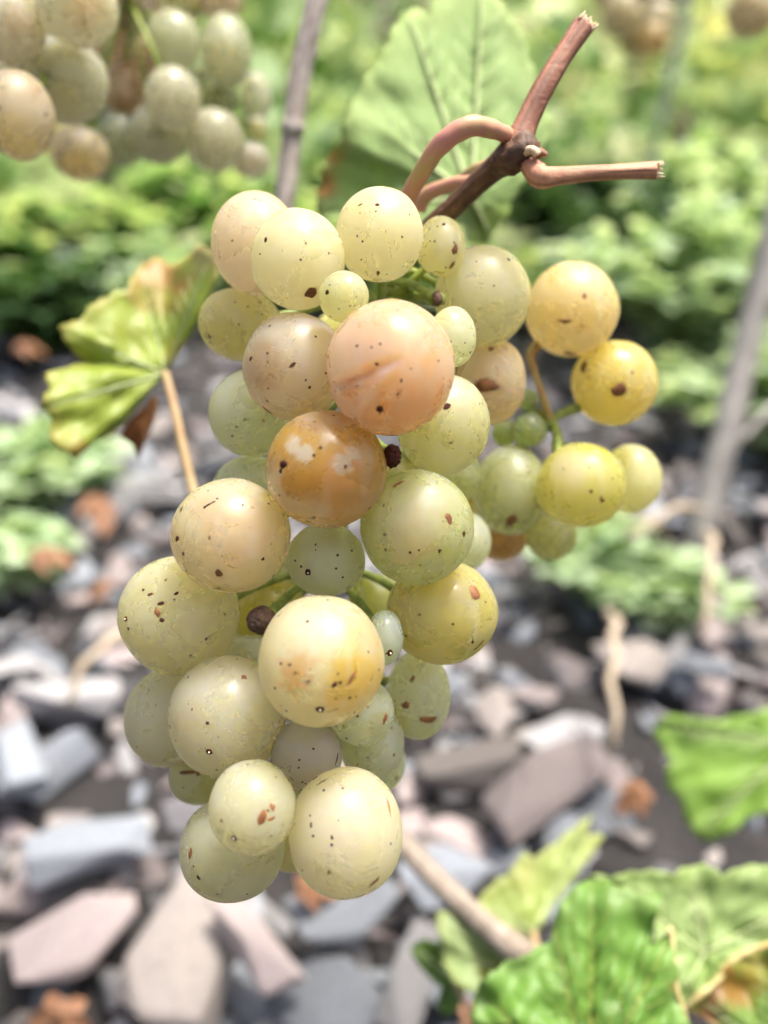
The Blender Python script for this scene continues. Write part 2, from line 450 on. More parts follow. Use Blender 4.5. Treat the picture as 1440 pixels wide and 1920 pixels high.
    def patch(s, mb, d, rr, el=1.0, ang=0.0, n=9, jag=0.22, hollow=False):
        t1 = d.orthogonal().normalized(); 
        t1 = (CR - d * CR.dot(d)).normalized(); t2 = d.cross(t1)
        e1 = t1 * math.cos(ang) + t2 * math.sin(ang); e2 = d.cross(e1)
        sd = random.random() * 99
        vs = []; rings = (0.0, 0.6, 1.0)
        lift = (1.0065, 1.0060, 0.9985) if not hollow else (1.001, 1.008, 0.9985)
        for ri, q in enumerate(rings):
            for k in range(n if ri else 1):
                a = 2 * math.pi * k / n
                j = 1 + jag * 2.2 * noise.noise(Vector((math.cos(a) * 1.3, math.sin(a) * 1.3, sd)))
                off = (e1 * math.cos(a) * el + e2 * math.sin(a) / math.sqrt(el)) * (rr * q * j / s.r)
                dd = (d + off).normalized()
                base = s.local(dd)
                vs.append(base + dd * (rr * (0.10, 0.09, -0.06)[ri]) * (1 if not hollow or ri != 0 else -0.5) + dd * 0.00002 + s.c)
        fs = [(0, 1 + k, 1 + (k + 1) % n) for k in range(n)]
        fs += [(1 + k, 1 + n + k, 1 + n + (k + 1) % n, 1 + (k + 1) % n) for k in range(n)]
        mb.add(vs, fs)

# skin colours
CREAM = (0.80, 0.76, 0.50); PALE = (0.78, 0.78, 0.58); YEL = (0.74, 0.66, 0.22); PGRN = (0.70, 0.73, 0.49)
GRN = (0.52, 0.58, 0.20); PINK = (0.80, 0.66, 0.50); PEACH = (0.80, 0.54, 0.28); AMB = (0.66, 0.38, 0.06)
OLIV = (0.60, 0.58, 0.14); WHITE = (0.78, 0.78, 0.66); BROWN = (0.50, 0.27, 0.09); ORG = (0.78, 0.42, 0.12); GREYB = (0.60, 0.55, 0.44); BLUEG = (0.58, 0.66, 0.48)

def main_bunch():
    g = Grape
    L = [
     g(480,458,83,97,137,(0.76,0.65,0.49),'pinkish cream grape behind the top yellow one'),
     g(558,487,89,92,127,CREAM,'cream yellow grape with a round orange scab',sub=5),
     g(712,441,82,87,129,CREAM,'topmost cream yellow grape in front of the pink stalk',sub=5),
     g(826,462,47,55,138,(0.74,0.70,0.36),'small yellow grape with a brown star scar'),
     g(645,557,47,48,120,(0.60,0.60,0.24),'small green grape tucked between larger cream ones',sub=5),
     g(905,556,90,94,146,(0.78,0.75,0.46),None),
     g(848,632,45,57,130,PGRN,None),
     g(732,690,120,127,118,(0.79,0.57,0.38),'large peach brown grape with a split folded skin',
       [(765,760,92,(0.80,0.44,0.12),0.95),(690,640,55,(0.58,0.38,0.22),0.7),(640,700,45,(0.82,0.70,0.60),0.8),(770,600,55,(0.72,0.46,0.26),0.6)],sub=6),
     g(553,688,97,102,128,(0.80,0.68,0.50),'pinkish grape with a tan bruised flank',[(490,680,50,(0.52,0.32,0.12),0.8),(560,790,60,(0.82,0.62,0.28),0.7),(610,610,50,(0.70,0.50,0.36),0.6)],sub=5),
     g(450,608,78,67,144,(0.68,0.62,0.22),None,tilt=-0.1),
     g(472,775,80,82,140,PGRN,None),
     g(920,715,66,82,148,(0.78,0.62,0.38),'peach grape with an oval brown bruise'),
     g(830,795,88,94,130,(0.60,0.60,0.26),'shiny green grape with fine scratches',[(860,730,50,(0.70,0.70,0.52),0.7)],sub=5),
     g(612,880,114,111,121,(0.66,0.40,0.055),'amber brown overripe grape with painted pale highlights',
       [(565,975,70,(0.80,0.68,0.40),0.95),(690,960,60,(0.78,0.56,0.20),0.9),(510,900,30,(0.80,0.72,0.55),0.9),(640,880,45,(0.78,0.40,0.08),0.8),(600,775,60,(0.42,0.22,0.05),0.85),(548,834,15,(0.84,0.78,0.66),0.85),(572,848,13,(0.84,0.78,0.66),0.85),(640,868,16,(0.84,0.74,0.58),0.7),(662,850,12,(0.84,0.76,0.62),0.75)],sub=6),  # the last small pale patches are glossy highlights painted into the skin colour
     g(475,916,76,62,146,PGRN,None),
     g(434,1005,111,108,127,(0.80,0.70,0.46),'peach tinted grape with black scab and cracks',
       [(455,1000,62,(0.74,0.48,0.20),0.75),(400,950,45,(0.62,0.44,0.22),0.7),(500,1080,60,(0.82,0.70,0.36),0.7)],sub=6),
     g(782,988,107,108,124,(0.56,0.60,0.22),'glossy green grape with a peach blush',[(775,1000,60,(0.70,0.48,0.20),0.65),(720,960,50,(0.66,0.68,0.44),0.7)],sub=6),
     g(611,1050,74,70,131,(0.72,0.75,0.50),'small whitish green grape with a ring scar',[(625,1005,20,(0.55,0.52,0.12),0.8)],sub=5),
     g(337,1153,112,112,130,(0.80,0.76,0.46),'large pale yellow grape with a cluster of red specks',[(290,1120,50,(0.70,0.66,0.30),0.6)],sub=5),
     g(602,1238,118,122,117,(0.80,0.74,0.46),'large cream grape with amber window patches and ring scar',
       [(550,1255,36,(0.72,0.42,0.10),0.9),(685,1275,75,(0.74,0.52,0.06),0.95),(690,1190,45,(0.72,0.52,0.20),0.8),(600,1170,50,(0.82,0.80,0.74),0.8)],sub=6),  # the whitish top patch paints a sky reflection onto the skin
     g(828,1147,104,98,131,(0.64,0.58,0.14),'olive yellow grape with brown spots and dark tip',[(850,1110,30,(0.55,0.46,0.22),0.7),(895,1215,40,(0.40,0.40,0.05),0.8),(770,1150,50,(0.72,0.66,0.28),0.7)],sub=5),
     g(722,1195,34,52,122,BLUEG,'small bluish green grape beside the cream one',sub=5),
     g(490,1163,28,27,125,(0.16,0.11,0.07),'tiny shrivelled brown grape',shrivel=0.10,sub=5),
     g(500,1150,74,72,147,(0.66,0.60,0.08),None),
     g(426,1342,110,113,123,(0.82,0.77,0.52),'pale cream grape with a faint tan bruise and ring scar',[(350,1345,30,(0.72,0.58,0.28),0.7)],sub=5),
     g(320,1345,86,92,138,(0.80,0.75,0.52),None),
     g(575,1415,67,68,121,(0.56,0.50,0.40),'greyish wrinkled grape with a dark crescent',[(575,1365,30,(0.62,0.55,0.30),0.7)],sub=5,shrivel=0.012),
     g(678,1335,62,63,128,PGRN,'small pale green grape with a dark streak',[(706,1360,24,(0.50,0.48,0.12),0.8)],sub=5),
     g(785,1303,60,84,141,(0.70,0.72,0.48),None,[(745,1350,25,(0.60,0.52,0.14),0.7)]),
     g(697,1392,62,72,139,PGRN,None),
     g(707,1428,54,58,152,PGRN,None),
     g(372,1457,55,50,140,(0.60,0.58,0.22),None),
     g(474,1513,81,87,117,(0.80,0.78,0.55),'pale grape with a torn brown scab and ring scar',sub=5),
     g(435,1590,98,95,129,(0.80,0.77,0.52),None,sub=5),
     g(648,1560,108,118,120,(0.82,0.77,0.54),'lowest large milky white grape',[(640,1550,60,(0.84,0.74,0.62),0.7)],sub=5),
     g(548,1585,52,48,142,YEL,None),
     # side wing
     g(1072,581,87,88,158,(0.78,0.64,0.26),'amber cream grape at the top of the side wing'),
     g(1152,718,80,79,161,(0.76,0.64,0.14),'yellow grape with two round brown spots'),
     g(1090,910,83,80,154,(0.62,0.60,0.10),'olive yellow grape with a black star scar',[(1060,880,40,(0.74,0.64,0.34),0.7)]),
     g(958,920,72,84,163,(0.56,0.60,0.26),'dull green grape with an oval brown spot'),
     g(1183,898,56,64,170,(0.74,0.72,0.28),None),
     g(993,806,32,32,160,(0.38,0.50,0.14),'tiny hard green grape'),
     g(947,812,25,25,164,(0.36,0.46,0.10),'tiny hard green grape'),
     g(988,748,20,19,163,(0.36,0.48,0.14),'tiny hard green grape'),
     g(1033,1004,48,46,170,(0.55,0.56,0.14),None),
     g(938,1010,52,42,175,(0.50,0.30,0.06),None),
     g(876,1015,45,54,152,(0.70,0.74,0.50),None),
     g(862,892,45,48,152,(0.58,0.62,0.20),None),
     g(895,918,40,48,166,(0.66,0.60,0.12),None),
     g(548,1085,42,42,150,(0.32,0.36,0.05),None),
     g(705,1125,52,50,152,(0.50,0.54,0.10),None),
     g(468,1250,62,58,146,(0.74,0.74,0.52),None),
     # inner grapes that only show in the gaps
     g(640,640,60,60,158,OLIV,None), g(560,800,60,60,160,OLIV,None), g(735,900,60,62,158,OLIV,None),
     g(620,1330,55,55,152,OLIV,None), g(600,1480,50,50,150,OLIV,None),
     g(735,855,17,22,125,(0.10,0.025,0.018),'tiny dried dark red grape',shrivel=0.22,sub=5),
     g(820,560,10,15,137,(0.07,0.04,0.02),'blackened dry stub of a lost grape',shrivel=0.15),
    ]
    # push overlapping grapes apart along the line of sight
    for it in range(500):
        for q in L: q.finish()
        mv = [0.0] * len(L); tot = 0
        for i in range(len(L)):
            for j in range(i + 1, len(L)):
                a, b = L[i], L[j]
                d = (a.c - b.c).length; need = (a.r + b.r) * 0.965
                if d < need:
                    o = (need - d) * 1000; s = -1 if a.mm <= b.mm else 1
                    wa = 0.3 if a.mm < b.mm else 0.7
                    mv[i] += s * o * wa * 0.5; mv[j] -= s * o * (1 - wa) * 0.5; tot += o
        for i, q in enumerate(L): q.mm += max(-0.8, min(0.8, mv[i]))
        if tot < 1.0: break
    for q in L: q.finish()
    return L

GR = main_bunch()
BIG = GR[7]
# the split in the big peach grape: a folded groove across the skin
_sp = [BIG.hit(x, y)[0] for x, y in ((628,722),(655,712),(685,700),(715,684),(745,676))]
_sp2 = [BIG.hit(x, y)[0] for x, y in ((668,782),(680,750),(705,720),(730,694),(748,680))]
_sp = [BIG.c + BIG.local(d) for d in _sp]; _sp2 = [BIG.c + BIG.local(d) for d in _sp2]
def segd(p, pl):
    best = 9; tt = 0
    for i in range(len(pl) - 1):
        a, b = pl[i], pl[i + 1]; ab = b - a
        t = max(0, min(1, (p - a).dot(ab) / ab.dot(ab)))
        q = (a + ab * t - p).length
        if q < best: best = q; tt = (i + t) / (len(pl) - 1)
    return best, tt
def groove(p):
    d1, t1 = segd(p, _sp); d2, t2 = segd(p, _sp2)
    w = 0.00055
    g = -0.12 * (1 - t1 * 0.75) * math.exp(-(d1 / w) ** 2)
    g += 0.020 * (1 - t1 * 0.7) * math.exp(-((d1 - 0.0012) / 0.0006) ** 2)
    g += 0.055 * (1 - t2 * 0.75) * math.exp(-(d2 / 0.0005) ** 2)
    if t1 < 0.98: g -= 0.030 * (1 - t1) * math.exp(-(min(d1, d2) / 0.0022) ** 2)
    return g
BIG.groove = groove
def groove_col(p, c):
    d1, t1 = segd(p, _sp); d2, t2 = segd(p, _sp2)
    c = c.lerp(Vector((0.42, 0.13, 0.03)), 0.95 * (1 - t1 * 0.5) * math.exp(-(d1 / 0.00055) ** 2))
    return c.lerp(Vector((0.84, 0.62, 0.50)), 0.8 * (1 - t2 * 0.5) * math.exp(-(d2 / 0.0005) ** 2))
BIG.linecol = groove_col
BIG.bruises += [(655,735,26,(0.74,0.36,0.10),0.9),(690,715,22,(0.78,0.42,0.14),0.8)]

# --- marks seen on the skins: (zoom window origin, zoom factor) then x, y, radius[, kind, elongation, angle]
def marks(ox, oy, f, rows):
    for r in rows:
        px, py, rr = ox + r[0] / f, oy + r[1] / f, r[2] / f
        kind = r[3] if len(r) > 3 else 's'
        el = r[4] if len(r) > 4 else random.uniform(1.0, 1.35); an = r[5] if len(r) > 5 else random.uniform(0, 3.1)
        best = None
        for q in GR:
            d, t = q.hit(px, py)
            if d is not None and (best is None or t < best[2]): best = (q, d, t)
        if best:
            q, d, t = best; q.marks.append((d, rr * q.k * (0.82 if kind == 's' else 1), kind, el, an))
marks(340, 320, 2.4, [(212,203,5),(228,314,7),(150,290,4),(330,130,5,'s',2.5,0),(355,138,5,'s',2,0.3),(148,385,4),
 (380,312,12),(354,375,6),(560,327,6),(537,401,6),(663,371,6),(585,551,28,'b',1,0),(450,598,4),(312,352,4),
 (881,152,11),(805,152,9,'s',1.8,0),(875,183,5),(803,190,5),(1025,199,5),(792,294,6),(993,298,6),(816,318,6),(810,400,5),(885,462,9,'b',1.8,1.5),(924,467,5),(1070,368,5),
 (1182,241,10),(1152,250,5),(1116,262,5),(1140,318,5),(1118,318,4),(1233,355,18,'b'),(1218,428,12,'b',2,0.9),(1190,436,5),(1080,403,5),(1228,323,6),(1140,455,5),
 (655,547,13),(668,515,5),(786,568,5),(780,608,5),(709,621,5),(1327,408,5),(1407,518,6),
 (1212,769,5),(1276,775,5),(1300,818,9),(1268,826,5),
 (973,628,6),(790,787,8),(894,779,8),(877,870,9),(1033,891,5),(990,945,8),(977,1005,9,'s',1.5,0.6),(893,1073,22),(1190,1030,6),(1065,1152,6),(944,1180,5),(668,882,5),(1178,762,5),
 (397,699,9),(604,748,7),(388,822,7),(391,861,6),(500,875,12,'s',1.7,0.7),(310,848,14),(560,943,6),(577,975,8),(386,1037,8),(650,911,6),(385,1078,14,'b',2.2,-0.5),
 (242,591,5),(298,612,6),(258,692,5),(124,748,13),(190,763,6),(362,645,5),(380,577,5),
 (285,1119,6),(369,1124,6),(249,1153,6),(230,1194,7),
 (1195,1060,20),(1342,1048,5),(1353,1143,5),(1334,1191,5),(1212,1226,7),(1300,1270,5),
 (686,1100,7),(462,1320,24),(448,1352,12),(421,1273,6),(626,1247,10),(597,1282,9),(738,1333,9),(600,1130,7)])
marks(200, 860, 1.8947, [(615,130,6),(737,208,7),(715,226,7,'s',1.6,0),(935,178,7),
 (250,285,14),(265,180,10),(272,338,8),(283,398,8),(367,281,6),(400,408,14,'b'),(397,462,11),(555,356,8),(590,415,7),(360,165,8,'s',2,0.4),(378,155,7,'s',2,0.4),(392,142,5),(348,172,7),(575,130,6),(575,160,6),(410,345,4),(360,113,4),
 (985,168,6),(987,270,7),(989,325,7),(1078,334,6),(1183,328,8),(1270,268,12),(1217,212,15,'b'),(1114,378,5),(1035,88,12,'b',2,0.3),
 (717,405,12,'o'),(669,362,5),(691,383,6),(820,343,5),(815,390,5),(840,422,5),(765,487,6),(743,325,3),
 (129,465,7),(151,482,9,'s',1.6,0.2),(247,479,8),(210,430,5),(192,514,11,'s',1.4,0.3),(180,548,12,'b',1.5,-0.9),(196,573,9),(419,553,6),(354,641,7),(298,700,6),(68,570,10,'o'),(78,604,7),(88,680,5),(55,622,4),
 (712,576,7),(619,728,6),(650,732,7),(670,761,7),(717,792,7),(598,815,7),(928,686,6),(967,750,6),
 (1309,473,24,'b'),(1112,554,6),(1230,588,6),(1064,630,7),(1300,651,7),(1345,510,5),(1360,570,5),(1320,665,10,'b',3,0.5),
 (1008,690,12,'o')])
marks(200, 1180, 2.0571, [(777,202,7),(880,215,14),(902,207,9),(944,190,13,'b',2.6,1.0),(823,311,17,'o'),(885,270,6),(940,267,8),(692,315,7),(956,322,7),(1050,155,6),(1008,86,6),
 (503,117,5),(315,185,6),(530,185,10,'b'),(388,362,8),(395,474,13,'o'),(430,418,4),(425,542,6),(454,555,5),(543,521,6),
 (134,216,6),(117,452,4),(297,511,6),
 (803,572,13,'o'),(743,504,5),(797,460,5),(740,534,5),(755,590,5),(890,500,10,'s',3.2,1.1),(830,585,9,'s',3.5,0.35),(700,575,9,'s',3.5,-0.4),
 (1075,343,12,'b',1.8,1.2),(914,374,5),(1007,300,5),(966,334,7),(1153,293,14,'b'),(1240,350,20,'b',2,-0.2),(1180,190,8,'b'),
 (1007,494,5),(967,521,5),(1108,484,8),(1098,377,4),(1118,572,10),
 (310,552,14,'b',2.8,0.05),(355,556,10,'b'),(294,611,4),
 (442,737,8),(490,806,13,'o'),(600,728,20,'b',1.5,1.2),(640,686,13,'b'),(635,731,9,'b',1.6,0.2),(634,798,5),(530,813,5),(653,570,5),(563,850,4),
 (321,862,12,'b',1.6,1.4),(336,914,6),(355,958,10),(426,1020,6),(541,1020,5),(318,747,5),(395,715,6),
 (837,620,7),(911,613,6),(785,719,5),(789,755,8,'s',1.6,1.5),(796,797,7),(869,804,7),(868,831,7),(857,937,8),(1032,974,13,'b',1.9,0.5),(1097,827,6),(1090,685,9,'b',4,-1.2),(756,930,5)])
marks(780, 420, 2.88, [(500,190,12),(543,420,5),(543,470,6),(910,388,13,'b'),(800,525,16,'b',2.2,0.05),(895,550,8,'b'),(830,700,24,'b',1.6,0),
 (1096,896,40,'b',1,0),(905,770,28,'b',1.4,1.2),(1218,690,8),(1170,800,8,'b'),(380,875,46,'b',1.6,0),(405,675,14,'b'),(490,675,7),
 (1008,1496,15),(1000,1480,8,'s',2,1),(946,1445,10,'b'),(797,1322,6),(935,1313,6),(795,1533,6),(515,1605,30,'b',1.4,1.3),(665,1525,14),
 (185,1184,6)])
# a scatter of tiny lenticels on every skin, all the way round
for q in GR:
    for k in range(8):
        d = Vector((random.gauss(0, 1), random.gauss(0, 1), random.gauss(0, 1))).normalized()
        if d.dot(CF) < -0.1 and random.random() < 0.6: continue
        q.marks.append((d, random.uniform(1.2, 2.6) * q.k, 's', random.uniform(1, 1.6), random.uniform(0, 3)))

bunch = empty('grape_bunch', P(690, 520, 138))
tag(bunch, 'ripe speckled white grape bunch hanging sharply from a cut reddish shoot', 'grape bunch')
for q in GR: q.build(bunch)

# rachis: pink peduncle arching from the node, then green axis through the bunch and a wing
mb = MB(); p, r = path_px([(958,258,137,15),(925,243,133,17),(880,237,131,20),(830,268,132,19),(795,315,136,17),(765,370,142,16),(745,420,146,16),(730,480,148,14)]); mb.tube(p, r, 12, bump=0.10, seed=1)
mb.build('peduncle', M_PINK, bunch)
axis_rows = [(730,470,149,12),(722,540,152,11),(700,650,156,10),(670,800,157,10),(650,950,157,9),(620,1100,155,9),(590,1250,150,8),(560,1400,145,7),(545,1530,140,5)]
mb = MB(); p, r = path_px(axis_rows); mb.tube(p, r, 9, bump=0.15, seed=2); mb.build('rachis', M_STEMG, bunch)
AXIS = p
mb = MB()
p, r = path_px([(725,545,151,11),(780,555,148,12),(808,558,141,12),(826,560,137,12)]); mb.tube(p, r, 9, bump=0.3, seed=3); mb.build('rachis_branch', M_STEMG, bunch)
mb = MB(); p, r = path_px([(745,550,149,9),(775,525,147,8),(800,500,146,7),(815,490,144,6)]); mb.tube(p, r, 8, bump=0.15, seed=4); mb.build('pedicel', M_STEMG, bunch)
mb = MB(); p, r = path_px([(716,570,150,8),(716,545,142,8),(715,520,137,8)]); mb.tube(p, r, 8, bump=0.15, seed=5); mb.build('pedicel', M_STEMG, bunch)
mb = MB(); p, r = path_px([(700,560,150,8),(690,550,140,7),(670,548,132,7)]); mb.tube(p, r, 8, bump=0.15, seed=6); mb.build('pedicel', M_STEMG, bunch)
# wing stems
W0 = [(720,560,153,10),(820,640,165,9),(930,700,170,8),(1000,780,166,8),(1034,800,163,9)]
mb = MB(); p, r = path_px(W0); mb.tube(p, r, 9, bump=0.12, seed=7); mb.build('wing_stem', M_STEMG, bunch)
for i, (rows, m) in enumerate((
    ([(1012,640,160,11),(995,665,160,9),(1003,700,160,7),(1018,745,160,7),(1030,785,162,8)], M_STEMY),
    ([(1030,790,162,8),(1045,780,162,8),(1062,772,162,9),(1085,764,162,10)], M_STEMG),
    ([(1036,790,162,8),(1044,815,161,9),(1046,850,158,9)], M_STEMG),
    ([(1030,795,162,7),(1010,800,161,6),(1000,803,160,6)], M_STEMG),
    ([(1028,790,163,6),(1010,770,163,5),(995,757,163,5)], M_STEMG),
    ([(1030,800,163,7),(985,825,165,8),(965,850,165,8)], M_STEMG),
    ([(1040,830,163,7),(1100,850,170,6),(1150,880,172,6)], M_STEMG),
    ([(1040,830,164,6),(1040,900,170,5),(1035,970,171,5)], M_STEMG),
    ([(985,830,165,6),(955,920,175,5),(940,980,176,5)], M_STEMG))):
    mb = MB(); p, r = path_px(rows); mb.tube(p, r, 8, bump=0.15, seed=20 + i); mb.build('pedicel', m, bunch)
# hidden-to-half-hidden stalklets joining each berry to the axis
for i, q in enumerate(GR):
    if q.px > 925 or q.label and 'tub' in q.label.split(): continue
    a = min(AXIS, key=lambda z: (z - q.c).length + abs((z - q.c).dot(CU) - 0.006) * 0.8)
    d = (a - q.c)
    e = q.c + d.normalized() * q.r * 0.97
    mid = (a + e) / 2 + CU * 0.001
    mb = MB(); pp = catmull([a, mid, e], 5); mb.tube(pp, [0.0007] * (len(pp) - 2) + [0.0009, 0.0012], 7)
    mb.build('pedicel', M_STEMG, bunch)

# ------------------------------------------------------------------ the cut shoot
shoot = empty('vine_shoot', P(965, 290, 137))
tag(shoot, 'cut reddish brown vine shoot forking above the sharp grape bunch', 'vine shoot')
mb = MB(); p, r = path_px([(968,292,137,34),(975,262,137,27),(990,225,137,21),(1020,165,137,20),(1055,105,138,19),(1093,50,139,21)]); mb.tube(p, r, 28, bump=0.14, seed=30, lon=0.06); mb.build('upper_internode', M_SHOOT, shoot)
mb = MB(); p, r = path_px([(962,288,137,30),(935,310,139,24),(900,340,141,21),(860,378,144,20),(815,420,148,20),(770,470,155,20)]); mb.tube(p, r, 28, bump=0.14, seed=31, lon=0.06); mb.build('lower_internode', M_SHOOTD, shoot)
mb = MB(); p, r = path_px([(928,312,138,18),(945,305,137,26),(965,292,136,30),(982,282,136,31),(996,290,136,22),(1006,298,136,12)], 5); mb.tube(p, r, 22, bump=0.35, seed=32); mb.build('node', M_SHOOTD, shoot)
mb = MB(); p, r = path_px([(985,300,136,16),(1000,318,135,20),(1015,332,134,21),(1050,330,134,16),(1110,325,134,14),(1170,322,134,14),(1228,320,134,16)]); mb.tube(p, r, 24, bump=0.14, seed=33, lon=0.06); sb = mb.build('side_branch', M_SIDE, shoot)
mb = MB(); p, r = path_px([(1000,290,135,10),(1012,286,134,9),(1026,290,134,4)], 3); mb.tube(p, r, 8, bump=0.5, seed=34); mb.build('bud_scale', M_SHOOT, shoot)
mb = MB(); p, r = path_px([(985,285,134,8),(998,280,133,9),(1008,292,133,7)], 3); mb.tube(p, r, 8, bump=0.4, seed=35); mb.build('bud', M_CUT, shoot)
mb = MB(); p, r = path_px([(950,300,140,12),(900,335,147,11),(850,345,152,13),(800,365,156,14),(785,390,158,16)]); mb.tube(p, r, 10, bump=0.1, seed=36); mb.build('tendril', M_PINK, shoot)
def cut_end(px, py, mm, dirpx, rpx, n, seed, par):
    """splintered pale cut: a rim of short fibres on an end disc"""
    rnd = random.Random(seed); mb = MB(); k = mm / 1000 / FPX
    c = P(px, py, mm); ax = (CR * dirpx[0] - CU * dirpx[1]).normalized(); s1 = CF; s2 = ax.cross(s1)
    ring = [c + (s1 * math.cos(a) + s2 * math.sin(a)) * rpx * k * 0.97 + ax * rnd.uniform(0, 3) * k for a in [2 * math.pi * i / 14 for i in range(14)]]
    mb.add(ring + [c + ax * 1.5 * k], [(i, (i + 1) % 14, 14) for i in range(14)])
    for i in range(n):
        a = rnd.uniform(0, 6.28); q = rpx * k * math.sqrt(rnd.uniform(0.3, 0.95))
        b = c + (s1 * math.cos(a) + s2 * math.sin(a)) * q
        l = rnd.uniform(5, 19) * k; w = rnd.uniform(1.8, 4.0) * k
        tip = b + ax * l + (s1 * rnd.uniform(-1, 1) + s2 * rnd.uniform(-1, 1)) * l * 0.3
        mb.tube([b - ax * 2 * k, (b + tip) / 2, tip], [w, w * 0.8, w * 0.2], 5)
    mb.build('cut_end', M_CUT, par)
cut_end(1093, 50, 139, (0.57, -0.82), 21, 34, 3, shoot)
cut_end(1228, 320, 134, (1, -0.03), 15, 26, 4, shoot)

# ------------------------------------------------------------------ leaves traced at their own depth
LEAVES = []
def leaf(name, label, base, outline, col, edge=None, spots=(), veins=(), m=None, parent_label=None, ruffle=0.5, petiole=None,
         vein_m=None, vein_r=3.0, puff=0.0, cat='vine leaf', group=None, pet_m=None, rings=16, under=False):
    """base (px,py,mm); outline rows (px,py,mm); spots (px,py,rpx,colour,strength)"""
    m = m or M_LEAF
    root = empty(name, P(*base)); tag(root, label, cat, group); LEAVES.append(root)
    B = Vector(base)
    out = []
    rnd = random.Random(len(outline) + int(base[0]))
    n0 = len(outline)
    for i in range(n0):                               # finer serrated margin
        a, b = Vector(outline[i]), Vector(outline[(i + 1) % n0])
        seg = (b - a).to_2d().length
        kk = max(2, int(seg / 9))
        for j in range(kk):
            t = j / kk
            q = a.lerp(b, t)
            nrm = Vector((q.x - B.x, q.y - B.y, 0)); nrm = nrm.normalized() if nrm.length > 1 else Vector((0, 0, 0))
            saw = ((len(out) * 9.0) % 30) / 30
            q += nrm * (math.sin(t * math.pi) * min(seg * 0.10, 6)) + nrm * (rnd.uniform(-1.2, 1.2) + 7.0 * (saw - 0.4))
            out.append(q)
    n = len(out)
    mb = MB(); vs = []; cs = []
    vang = [math.atan2(v[1] - B.y, v[0] - B.x) for v in veins]
    for ri in range(rings + 1):
        t = ri / rings
        for k in range(n):
            q = B.lerp(out[k], t)
            dist = (out[k] - B).to_2d().length
            ang = math.atan2(q.y - B.y, q.x - B.x)
            # blistered surface between veins, wavy rim
            wv = ruffle * (noise.noise(Vector((q.x * 0.018, q.y * 0.018, base[0]))) * 6 + noise.noise(Vector((q.x * 0.05, q.y * 0.05, base[1]))) * 1.6)
            dv = 9
            for va in vang:
                da = abs((ang - va + math.pi) % (2 * math.pi) - math.pi)
                dv = min(dv, da * t * dist)
            wv += 0.8 * math.exp(-(dv / 8.0) ** 2) * (1 if ri else 0) * (-1 if under else 1)
            wv -= puff * math.sin(t * math.pi) 
            q2 = Vector((q.x, q.y, q.z + wv * min(1, t * 3)))
            vs.append(P(*q2))
            c = Vector(col)
            if edge:
                x = max(0, (t - 0.80) / 0.2) * (0.6 + 0.7 * noise.noise(Vector((q.x * 0.02, q.y * 0.02, 4))))
                c = c.lerp(Vector(edge), max(0, min(1, x)))
            for (sx, sy, sr, scol, st) in spots:
                x = 1 - math.hypot(q.x - sx, q.y - sy) / sr + 0.7 * noise.noise(Vector((q.x * 0.03, q.y * 0.03, 8)))
                x = max(0, min(1, x * 2)) * st
                c = c.lerp(Vector(scol), x)
            x = 0.30 * math.exp(-(dv / 4.0) ** 2)
            c = c.lerp(Vector((0.46, 0.52, 0.20)), x if veins else 0)
            g = 1 + 0.14 * noise.noise(Vector((q.x * 0.012, q.y * 0.012, base[0] * 0.3)))
            cs.append(tuple(c * g * (1.0 if under else 0.76)))
    fs = [(ri * n + k, ri * n + (k + 1) % n, (ri + 1) * n + (k + 1) % n, (ri + 1) * n + k) for ri in range(1, rings) for k in range(n)]
    fs += [(0, n + k, n + (k + 1) % n) for k in range(n)]
    # first ring is degenerate (all at base): collapse to one vertex
    vs2 = [vs[0]] + vs[n:]; cs2 = [cs[0]] + cs[n:]
    f2 = []
    for f in fs:
        f2.append(tuple(0 if i < n else i - n + 1 for i in f))
    mb.add(vs2, f2, cs2)
    bl = mb.build('blade', m, root, colors=True)
    sm = bl.modifiers.new('thickness', 'SOLIDIFY'); sm.thickness = 0.00022; sm.offset = 0
    for v in veins:
        V = Vector((v[0], v[1], v[2] if len(v) > 2 else base[2]))
        rows = []
        pts = []
        for j in range(9):
            t = j / 8; q = B.lerp(V, t)
            bend = math.sin(t * math.pi) * 5
            z = q.z - 0.6
            wv = ruffle * (noise.noise(Vector((q.x * 0.018, q.y * 0.018, base[0]))) * 6 + noise.noise(Vector((q.x * 0.05, q.y * 0.05, base[1]))) * 1.6) * min(1, t * 3)
            z += wv - puff * math.sin(t * math.pi) * min(1, t * 3)
            pts.append(P(q.x, q.y, z + (0.8 if not under else -0.6)))
        W = V - B; ln = W.to_2d().length
        if ln > 90:
            for j in range(2, 7):
                for sg in (-1, 1):
                    t0 = j / 8 + 0.03 * sg; a0 = B + W * t0
                    ax = W.normalized(); pr = Vector((-ax.y, ax.x, 0)) * sg
                    ll = ln * 0.30 * (1 - 0.55 * t0)
                    sp = []
                    for u in (0, 0.5, 1.0):
                        q = a0 + (ax * 0.75 + pr * (0.75 - 0.15 * u)) * ll * u
                        wv = ruffle * (noise.noise(Vector((q.x * 0.018, q.y * 0.018, base[0]))) * 6 + noise.noise(Vector((q.x * 0.05, q.y * 0.05, base[1]))) * 1.6)
                        sp.append(P(q.x, q.y, a0.z + wv + (0.1 if not under else -0.5)))
                    mb = MB(); mb.tube(sp, [vein_r * 0.40 * (1 - 0.3 * u) * base[2] / 1000 / FPX for u in range(3)], 5)
                    mb.build('side_vein', vein_m or M_VEINP, root)
        mb = MB(); mb.tube(pts, [vein_r * (1 - 0.75 * j / 8) * base[2] / 1000 / FPX for j in range(9)], 6)
        mb.build('vein', vein_m or M_VEINP, root)
    if petiole:
        mb = MB(); p, r = path_px(petiole); mb.tube(p, r, 9, bump=0.1, seed=base[0]); mb.build('petiole', pet_m or M_PETI, root)
    return root

